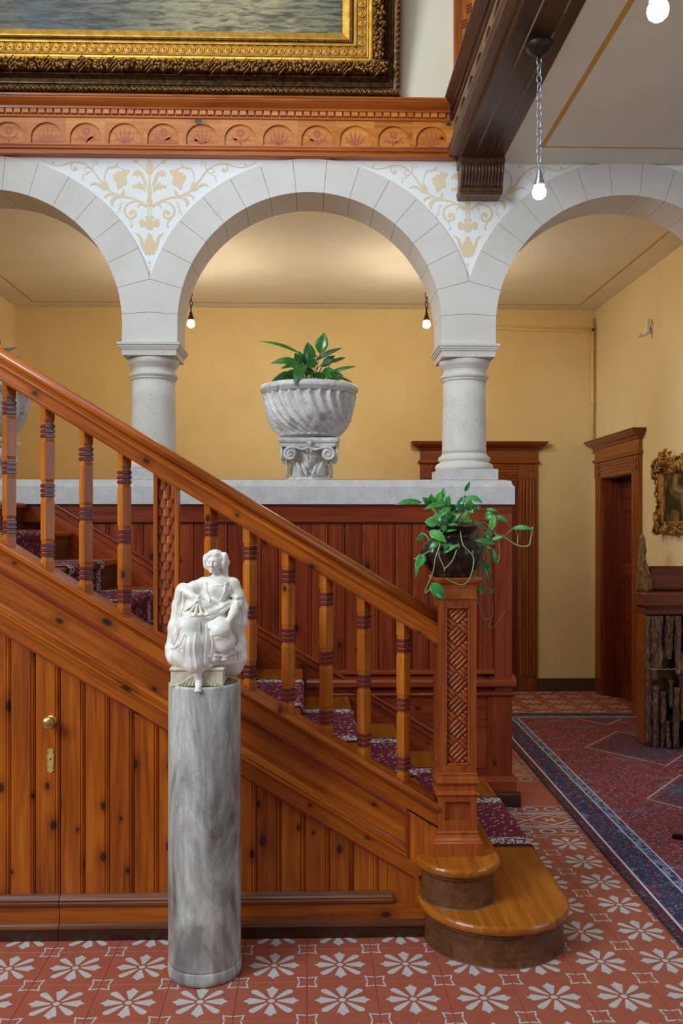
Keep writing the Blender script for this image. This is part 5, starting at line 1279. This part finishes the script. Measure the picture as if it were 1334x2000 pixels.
# ================================================================== MARBLE COLUMN AND STATUE
qx, qy, qz = -0.3925, 3.285, 1.078
pc = thing('marble_pedestal', 'tall veined grey marble column carrying the white statue', 'pedestal', (qx, qy, 0))
MB().lathe([(0.126,0.0),(0.136,0.004),(0.1375,0.018),(0.137,0.046),(0.1345,0.049)], (qx,qy,0), 64, lambda r_, th, z, i: r_*(1+0.006*math.sin(3*th+1)+0.004*math.sin(7*th))).build('foot_ring', 'grey_marble', pc)
MB().lathe([(0.1335,0.049),(0.1345,0.056),(0.1345,0.4),(0.134,0.8),(0.1335,1.068),(0.1318,1.075),(0.128,1.0775),(0.122,1.076),(0.120,1.072),(0.001,1.072)], (qx,qy,0), 64).build('shaft', 'grey_marble', pc)

def statue_field():
    h = 0.0017
    lo = np.array([-0.165, -0.185, -0.022]); hi = np.array([0.165, 0.125, 0.515])
    n = np.ceil((hi-lo)/h).astype(int)+1
    ax = [lo[i]+h*np.arange(n[i]) for i in range(3)]
    F = np.full(n, 0.05, np.float32)
    def region(c0, c1, pad):
        a = np.maximum(np.floor((np.minimum(c0, c1)-pad-lo)/h).astype(int), 0); b = np.minimum(np.ceil((np.maximum(c0, c1)+pad-lo)/h).astype(int)+1, n)
        sl = tuple(slice(a[i], b[i]) for i in range(3))
        X, Y, Z = np.meshgrid(ax[0][sl[0]], ax[1][sl[1]], ax[2][sl[2]], indexing='ij', sparse=True)
        return sl, X, Y, Z
    def merge(sl, d, k):
        f = F[sl]
        if k <= 0: F[sl] = np.minimum(f, d); return
        q = np.maximum(k-np.abs(f-d), 0)/k; F[sl] = np.minimum(f, d)-q*q*k*0.25
    def cap(a, b, ra, rb, k=0.012):
        a, b = np.array(a, float), np.array(b, float); m = max(ra, rb)+0.03
        sl, X, Y, Z = region(a, b, m); ba = b-a; L2 = ba@ba
        t = np.clip(((X-a[0])*ba[0]+(Y-a[1])*ba[1]+(Z-a[2])*ba[2])/L2, 0, 1)
        d = np.sqrt((X-a[0]-t*ba[0])**2+(Y-a[1]-t*ba[1])**2+(Z-a[2]-t*ba[2])**2)-(ra+(rb-ra)*t)
        merge(sl, d.astype(np.float32), k)
    def ell(c, r, k=0.012, rot=0.0, cut=False, tilt=0.0):
        c, r = np.array(c, float), np.array(r, float); m = r.max()+0.025
        sl, X, Y, Z = region(c, c, m); x, y, z = X-c[0], Y-c[1], Z-c[2]
        if rot: ca, sa = math.cos(rot), math.sin(rot); x, z = x*ca+z*sa, -x*sa+z*ca
        if tilt: ca, sa = math.cos(tilt), math.sin(tilt); y, z = y*ca+z*sa, -y*sa+z*ca
        q = np.sqrt((x/r[0])**2+(y/r[1])**2+(z/r[2])**2)
        d = ((q-1)*r.min()).astype(np.float32)
        if cut:
            f = F[sl]; e = -d; qq = np.maximum(k-np.abs(f-e), 0)/k; F[sl] = np.maximum(f, e)+qq*qq*k*0.25
        else: merge(sl, d, k)
    def box(c, r, k=0.003, rd=0.002):
        c, r = np.array(c, float), np.array(r, float); sl, X, Y, Z = region(c-r, c+r, 0.02)
        qx_, qy_, qz_ = np.abs(X-c[0])-r[0]+rd, np.abs(Y-c[1])-r[1]+rd, np.abs(Z-c[2])-r[2]+rd
        d = np.sqrt(np.maximum(qx_, 0)**2+np.maximum(qy_, 0)**2+np.maximum(qz_, 0)**2)+np.minimum(np.maximum(np.maximum(qx_, qy_), qz_), 0)-rd
        merge(sl, d.astype(np.float32), k)
    def chain(pts, rad, k=0.010):
        for i in range(len(pts)-1): cap(pts[i], pts[i+1], rad[i], rad[i+1], k)
    def ridge(pts, amp, wd, ymax=0.0, ymin=-0.2):
        """carve (amp<0) or raise (amp>0) a fold that follows a line over the front"""
        p = np.array(pts, float); c0 = np.array([p[:,0].min(), ymin, p[:,1].min()]); c1 = np.array([p[:,0].max(), ymax, p[:,1].max()])
        a = np.maximum(np.floor((c0-[wd*3, 0, wd*3]-lo)/h).astype(int), 0); b = np.minimum(np.ceil((c1+[wd*3, 0, wd*3]-lo)/h).astype(int)+1, n)
        X, Z = np.meshgrid(ax[0][a[0]:b[0]], ax[2][a[2]:b[2]], indexing='ij'); D = np.full(X.shape, 1.0)
        for i in range(len(p)-1):
            ba = p[i+1]-p[i]; t = np.clip(((X-p[i,0])*ba[0]+(Z-p[i,1])*ba[1])/(ba@ba), 0, 1)
            D = np.minimum(D, np.hypot(X-p[i,0]-t*ba[0], Z-p[i,1]-t*ba[1]))
        F[a[0]:b[0], a[1]:b[1], a[2]:b[2]] -= (amp*np.exp(-(D/wd)**2)).astype(np.float32)[:, None, :]
    # --- rock seat and the mass of drapery behind
    ell((0.000, 0.035, 0.115), (0.115, 0.065, 0.075)); ell((0.072, 0.030, 0.085), (0.066, 0.060, 0.070), 0.02); ell((0.104, 0.018, 0.060), (0.036, 0.050, 0.045), 0.014)
    ell((-0.070, 0.020, 0.105), (0.056, 0.060, 0.050), 0.02); ell((-0.098, -0.012, 0.088), (0.046, 0.05, 0.034), 0.018)
    ell((0.01, 0.0, 0.075), (0.115, 0.075, 0.025), 0.012)
    # drape down the viewer's left
    chain([(-0.088,0.005,0.345),(-0.100,0.010,0.280),(-0.112,0.005,0.200),(-0.126,0.0,0.120),(-0.130,-0.002,0.100)], [0.020,0.026,0.028,0.024,0.018], 0.016)
    chain([(-0.062,0.010,0.330),(-0.070,0.000,0.250),(-0.086,-0.012,0.170)], [0.022,0.032,0.034], 0.016)
    # drape down the viewer's right
    chain([(0.122,0.015,0.318),(0.132,0.012,0.270),(0.130,0.012,0.215),(0.118,0.016,0.180),(0.126,0.018,0.140),(0.128,0.014,0.085)], [0.020,0.022,0.022,0.020,0.022,0.026], 0.016)
    ell((0.10, 0.025, 0.235), (0.04, 0.045, 0.07), 0.02)
    # --- torso
    ell((0.020, 0.010, 0.242), (0.070, 0.055, 0.044), 0.016)
    chain([(0.024,0.006,0.255),(0.034,0.006,0.300),(0.044,0.004,0.345),(0.046,0.006,0.366)], [0.050,0.046,0.048,0.036], 0.014)
    ell((0.045, 0.004, 0.350), (0.060, 0.042, 0.034), 0.014)
    ell((0.028,-0.026,0.338), (0.021,0.020,0.020), 0.010); ell((0.066,-0.026,0.336), (0.021,0.020,0.020), 0.010)
    cap((-0.004,0.008,0.362),(0.098,0.008,0.360),0.024,0.026,0.014)
    # neck and head, turned a little to the viewer's left and down
    cap((0.044,0.008,0.372),(0.036,0.000,0.420),0.0165,0.0150,0.008)
    hx_, hy_, hz_ = 0.031, -0.012, 0.442
    ell((hx_,hy_,hz_), (0.0265,0.030,0.0365), 0.006, -0.12)
    ell((hx_-0.004,hy_-0.010,hz_-0.022), (0.0165,0.0165,0.0175), 0.008, -0.12)         # jaw and chin
    # hair rolled back from the forehead, and the veil
    ell((hx_+0.003,hy_+0.012,hz_+0.014), (0.037,0.034,0.035), 0.005)
    chain([(hx_-0.031,hy_+0.002,hz_-0.014),(hx_-0.029,hy_-0.004,hz_+0.012),(hx_-0.016,hy_-0.014,hz_+0.029),(hx_+0.008,hy_-0.016,hz_+0.031),(hx_+0.026,hy_-0.006,hz_+0.016),(hx_+0.031,hy_+0.002,hz_-0.010)], [0.008,0.0095,0.0085,0.0085,0.010,0.009], 0.005)
    ell((hx_-0.030,hy_+0.010,hz_+0.002),(0.012,0.020,0.030),0.006,0.15); ell((hx_+0.037,hy_+0.008,hz_+0.004),(0.014,0.022,0.034),0.006,-0.1)
    ell((-0.034,0.014,0.318),(0.046,0.026,0.034),0.014)
    chain([(hx_+0.036,hy_+0.010,hz_+0.024),(hx_+0.043,hy_+0.012,hz_),(hx_+0.037,hy_+0.022,hz_-0.026),(hx_+0.040,hy_+0.032,hz_-0.056)], [0.012,0.013,0.012,0.012], 0.007)
    # face: brow, sockets, nose, cheeks, lips, chin
    fx = hx_-0.006
    for s in (-1, 1): ell((fx+s*0.0098,hy_-0.0305,hz_+0.001), (0.0062,0.0058,0.0042), 0.0035, 0, True)
    for s in (-1, 1): ell((fx+s*0.0098,hy_-0.0258,hz_+0.0005), (0.0042,0.0030,0.0026), 0.0015)
    cap((fx+0.0005,hy_-0.0275,hz_+0.006),(fx-0.001,hy_-0.0348,hz_-0.0105),0.0026,0.0040,0.004)
    ell((fx-0.001,hy_-0.031,hz_-0.0125),(0.0056,0.0042,0.0028),0.003)
    for s in (-1, 1): cap((fx+s*0.004,hy_-0.0275,hz_+0.0085),(fx+s*0.016,hy_-0.0225,hz_+0.0075),0.0022,0.0018,0.004)
    for s in (-1, 1): ell((fx+s*0.0125,hy_-0.0205,hz_-0.0105),(0.0075,0.0075,0.0075),0.006)
    ell((fx-0.001,hy_-0.0265,hz_-0.0205),(0.0066,0.0036,0.0016),0.002); ell((fx-0.001,hy_-0.0262,hz_-0.0250),(0.0058,0.0036,0.0017),0.002)
    ell((fx-0.001,hy_-0.0235,hz_-0.0345),(0.0066,0.0056,0.0050),0.005)
    # --- viewer's left arm: bent, hand gathering the cloth
    chain([(-0.014,0.004,0.362),(-0.046,-0.002,0.350),(-0.074,-0.012,0.335)], [0.0225,0.0205,0.0190], 0.010)
    chain([(-0.074,-0.012,0.335),(-0.055,-0.044,0.328),(-0.040,-0.062,0.320)], [0.0190,0.0155,0.0120], 0.010)
    ell((-0.083, -0.004, 0.340), (0.027,0.028,0.022), 0.010); ell((-0.094, 0.004, 0.318), (0.022,0.028,0.030), 0.012)
    ell((-0.032,-0.066,0.316),(0.0125,0.0090,0.0110),0.006)
    for i, (dx, dz) in enumerate([(0.010,-0.002),(0.0105,-0.008),(0.008,-0.0135),(0.003,-0.0175)]):
        a = np.array((-0.030+0.001*i,-0.072,0.318-0.0042*i)); b = a+np.array((dx,-0.003,dz)); c = b+np.array((0.004,0.007,-0.007)); cap(a, b, 0.0037, 0.0034, 0.0025); cap(b, c, 0.0034, 0.0028, 0.0025)
    cap((-0.030,-0.066,0.325),(-0.016,-0.070,0.322),0.0042,0.0032,0.003)
    # --- viewer's right arm: hanging, hand resting on the knee
    chain([(0.100,0.004,0.356),(0.118,0.0,0.320),(0.120,-0.010,0.292)], [0.0250,0.0225,0.0195], 0.010)
    chain([(0.120,-0.010,0.292),(0.106,-0.052,0.256),(0.092,-0.082,0.230)], [0.0190,0.0160,0.0110], 0.010)
    chain([(0.100,-0.022,0.318),(0.118,-0.026,0.312),(0.134,-0.012,0.314)], [0.006,0.007,0.007], 0.006)
    ell((0.084,-0.094,0.218),(0.0125,0.0100,0.0105),0.006)
    for i in range(4):
        a = np.array((0.077+0.0048*i,-0.1015,0.214)); b = a+np.array((-0.003,-0.004,-0.0115)); c = b+np.array((0.0015,0.004,-0.0085)); cap(a, b, 0.0036, 0.0033, 0.0022); cap(b, c, 0.0033, 0.0027, 0.0022)
    cap((0.075,-0.094,0.222),(0.065,-0.100,0.210),0.0040,0.0030,0.003)
    # --- legs under the skirt
    cap((0.000,0.000,0.238),(-0.052,-0.098,0.212),0.046,0.038,0.016); chain([(-0.052,-0.098,0.212),(-0.040,-0.108,0.150),(-0.026,-0.108,0.085)], [0.040,0.046,0.044], 0.018)
    ell((0.018,-0.055,0.160),(0.050,0.050,0.075),0.016); ell((-0.034,-0.080,0.104),(0.082,0.044,0.046),0.022); ell((0.012,-0.078,0.100),(0.040,0.034,0.034),0.014); ell((-0.085,-0.062,0.150),(0.030,0.04,0.055),0.018)
    cap((0.040,0.000,0.236),(0.062,-0.088,0.198),0.042,0.034,0.016); chain([(0.062,-0.088,0.198),(0.078,-0.070,0.150),(0.076,-0.060,0.135)], [0.036,0.036,0.034], 0.014)
    ell((0.076,-0.060,0.150),(0.042,0.040,0.036),0.010); ell((0.086,-0.030,0.118),(0.050,0.045,0.024),0.010)
    # tucked foot and hem peeking out on the right
    ell((0.040,-0.085,0.092),(0.013,0.030,0.014),0.006,0.3); ell((0.072,-0.070,0.090),(0.018,0.022,0.010),0.005)
    # wide overskirt band across the lap
    chain([(-0.070,-0.070,0.258),(-0.030,-0.088,0.252),(0.020,-0.078,0.254),(0.064,-0.055,0.272),(0.092,-0.020,0.292)], [0.014,0.013,0.013,0.013,0.012], 0.010)
    ell((-0.012,-0.046,0.282),(0.056,0.036,0.030),0.014); cap((-0.026,-0.058,0.306),(0.070,-0.034,0.276),0.014,0.014,0.012)
    # hem
    chain([(-0.104,-0.052,0.078),(-0.070,-0.090,0.072),(-0.040,-0.118,0.062),(-0.006,-0.122,0.061),(0.024,-0.106,0.070),(0.038,-0.092,0.080)], [0.007,0.008,0.0085,0.0085,0.008,0.007], 0.006)
    # --- folds
    for e in ((-0.075,0.268),(-0.052,0.262),(-0.028,0.258),(-0.004,0.258),(0.018,0.262)): ridge([(-0.022,0.305), ((-0.022+e[0])/2+0.002,0.284), e], 0.0034, 0.0030)
    for e in ((-0.064,0.264),(-0.040,0.258),(-0.016,0.256),(0.008,0.258)): ridge([(-0.024,0.300), ((-0.024+e[0])/2,0.280), e], -0.0028, 0.0030)
    ridge([(-0.082,0.252),(-0.040,0.247),(0.010,0.248),(0.052,0.262),(0.086,0.286)], -0.0040, 0.0032); ridge([(-0.074,0.266),(-0.02,0.262),(0.03,0.262),(0.07,0.276)], -0.0022, 0.0026)
    ridge([(0.0,0.308),(0.034,0.292),(0.070,0.280)], -0.0034, 0.0026); ridge([(0.004,0.318),(0.04,0.302),(0.076,0.290)], 0.0028, 0.0028)
    ridge([(0.002,0.368),(0.008,0.335),(0.022,0.305)], 0.0034, 0.0028); ridge([(0.008,0.366),(0.014,0.335),(0.026,0.310)], -0.0026, 0.0026)
    ridge([(0.078,0.366),(0.074,0.335),(0.058,0.305)], 0.0036, 0.0028); ridge([(0.086,0.362),(0.084,0.330),(0.070,0.300)], -0.0032, 0.0030); ridge([(0.092,0.350),(0.092,0.320),(0.084,0.296)], 0.0026, 0.0026)
    ridge([(0.004,0.370),(0.030,0.358),(0.060,0.358),(0.086,0.368)], 0.0020, 0.0022)
    for (p, a) in (([(-0.010,0.225),(-0.004,0.170),(0.004,0.110),(0.002,0.070)], -0.0055), ([(0.012,0.215),(0.016,0.165),(0.012,0.110),(0.018,0.078)], 0.0050), ([(0.024,0.200),(0.030,0.160),(0.022,0.115)], -0.0055),
                   ([(0.030,0.185),(0.036,0.150),(0.028,0.105)], 0.0035), ([(-0.050,0.180),(-0.056,0.140),(-0.060,0.085)], -0.0026), ([(-0.040,0.165),(-0.040,0.120),(-0.034,0.070)], 0.0022), ([(-0.020,0.190),(-0.022,0.130),(-0.014,0.070)], 0.0026)): ridge(p, a, 0.0042)
    ridge([(-0.076,0.205),(-0.092,0.165),(-0.118,0.118)], -0.0046, 0.0042); ridge([(-0.062,0.190),(-0.074,0.160),(-0.100,0.138),(-0.122,0.130)], 0.0038, 0.0036); ridge([(-0.082,0.165),(-0.074,0.150),(-0.070,0.135)], -0.0036, 0.0036)
    ridge([(-0.086,0.330),(-0.094,0.270),(-0.102,0.200)], -0.0038, 0.0034, 0.03); ridge([(-0.070,0.318),(-0.076,0.280),(-0.088,0.240)], -0.0042, 0.0040, 0.03); ridge([(-0.104,0.300),(-0.112,0.230),(-0.124,0.150)], 0.0030, 0.0030, 0.03)
    ridge([(0.044,0.120),(0.076,0.112),(0.108,0.126),(0.116,0.150)], -0.0046, 0.0030); ridge([(0.046,0.108),(0.080,0.100),(0.114,0.112),(0.124,0.150)], 0.0036, 0.0030, 0.03); ridge([(0.042,0.176),(0.060,0.182),(0.080,0.172)], -0.0022, 0.0030)
    ridge([(0.126,0.290),(0.134,0.240),(0.126,0.190)], -0.0036, 0.0032, 0.05); ridge([(0.110,0.180),(0.120,0.130),(0.116,0.080)], -0.0032, 0.0034, 0.05)
    ridge([(hx_-0.024,hz_+0.030),(hx_-0.006,hz_+0.040),(hx_+0.014,hz_+0.038)], -0.0016, 0.0020); ridge([(hx_-0.030,hz_+0.014),(hx_-0.022,hz_+0.028),(hx_,hz_+0.033)], -0.0014, 0.0018); ridge([(hx_+0.018,hz_+0.042),(hx_+0.030,hz_+0.030),(hx_+0.034,hz_+0.005)], -0.0020, 0.0022)
    # --- bare leg and foot stepping over the block
    chain([(-0.022,-0.112,0.075),(-0.019,-0.116,0.048),(-0.013,-0.114,0.022)], [0.0200,0.0155,0.0120], 0.006)
    chain([(-0.013,-0.112,0.018),(-0.012,-0.126,0.006),(-0.011,-0.146,-0.005)], [0.0125,0.0120,0.0098], 0.006)
    for i in range(5): cap((-0.019+0.0042*i,-0.148,-0.006),(-0.0195+0.0044*i,-0.1585+0.0012*i,-0.0115),0.0036-0.0003*i,0.0031-0.0003*i,0.002)
    return F, lo, h
def surface_nets(F, lo, h):
    s = F < 0; n = F.shape
    c = [F[i:n[0]-1+i, j:n[1]-1+j, k:n[2]-1+k] for i in (0,1) for j in (0,1) for k in (0,1)]
    b = [q < 0 for q in c]; cnt = sum(q.astype(np.int8) for q in b); act = (cnt > 0) & (cnt < 8)
    idx = np.argwhere(act); ids = np.full(act.shape, -1, np.int64); ids[act] = np.arange(len(idx))
    v = np.array([q[act] for q in c]); P = np.zeros((len(idx), 3)); W = np.zeros(len(idx))
    off = np.array([(i,j,k) for i in (0,1) for j in (0,1) for k in (0,1)], float)
    for a in range(8):
        for d in (4, 2, 1):
            if a & d: continue
            e = a | d; cr = (v[a] < 0) != (v[e] < 0); t = np.where(cr, v[a]/np.where(cr, v[a]-v[e], 1), 0)
            P += np.where(cr[:, None], off[a]+(off[e]-off[a])*t[:, None], 0); W += cr
    V = (idx+P/W[:, None])*h+lo
    faces = []
    for axis in range(3):
        sl0 = [slice(None)]*3; sl1 = [slice(None)]*3; sl0[axis] = slice(0, -1); sl1[axis] = slice(1, None)
        e = np.argwhere(s[tuple(sl0)] != s[tuple(sl1)]); u, w_ = [a for a in range(3) if a != axis]
        e = e[(e[:, u] > 0) & (e[:, w_] > 0) & (e[:, u] < n[u]-1) & (e[:, w_] < n[w_]-1)]
        q = []
        for du, dw in ((1,1),(0,1),(0,0),(1,0)):
            g = e.copy(); g[:, u] -= du; g[:, w_] -= dw; q.append(ids[g[:,0], g[:,1], g[:,2]])
        q = np.stack(q, 1); fl = s[e[:,0], e[:,1], e[:,2]]
        if axis == 1: fl = ~fl
        q[~fl] = q[~fl][:, ::-1]; faces.append(q[(q >= 0).all(1)])
    return V, np.concatenate(faces)
sr = thing('marble_statue', 'white marble statue of a seated draped woman on the column', 'statue', (qx, qy, qz))
V, Fc = surface_nets(*statue_field())
V = V+np.array([qx+0.004, qy+0.010, qz])
me = bpy.data.meshes.new('figure'); me.from_pydata(V.tolist(), [], Fc.tolist()); me.materials.append(M['white_marble'])
me.polygons.foreach_set('use_smooth', [True]*len(me.polygons)); me.update()
fig = link('figure', me, sr, label='seated woman with draped robe and bare foot')
bl = MB(); bx0, bx1, by0, by1 = qx-0.112, qx+0.078, qy-0.092, qy+0.085
bl.bbox(bx0, bx1, by0, by1, qz-0.004, qz+0.052, 0.003).bbox(bx0-0.004, bx1+0.004, by0-0.004, by1+0.004, qz+0.052, qz+0.064, 0.003)
bk = bl.build('base_block', 'base_marble', sr, label='cream marble block with fan-shaped carving')
for sgn in (-1, 1):
    fan = MB()
    for k in range(5):
        x0_ = qx-0.008+sgn*0.012; pts = [(x0_+sgn*(0.010+0.014*k)*(t_/6)**0.8, by0-0.0006, qz+0.044-0.043*(t_/6)**(1.6-0.2*k)) for t_ in range(7)]; fan.tube(pts, 0.0022, 6)
    fan.build('fan_relief', 'base_marble', bk)
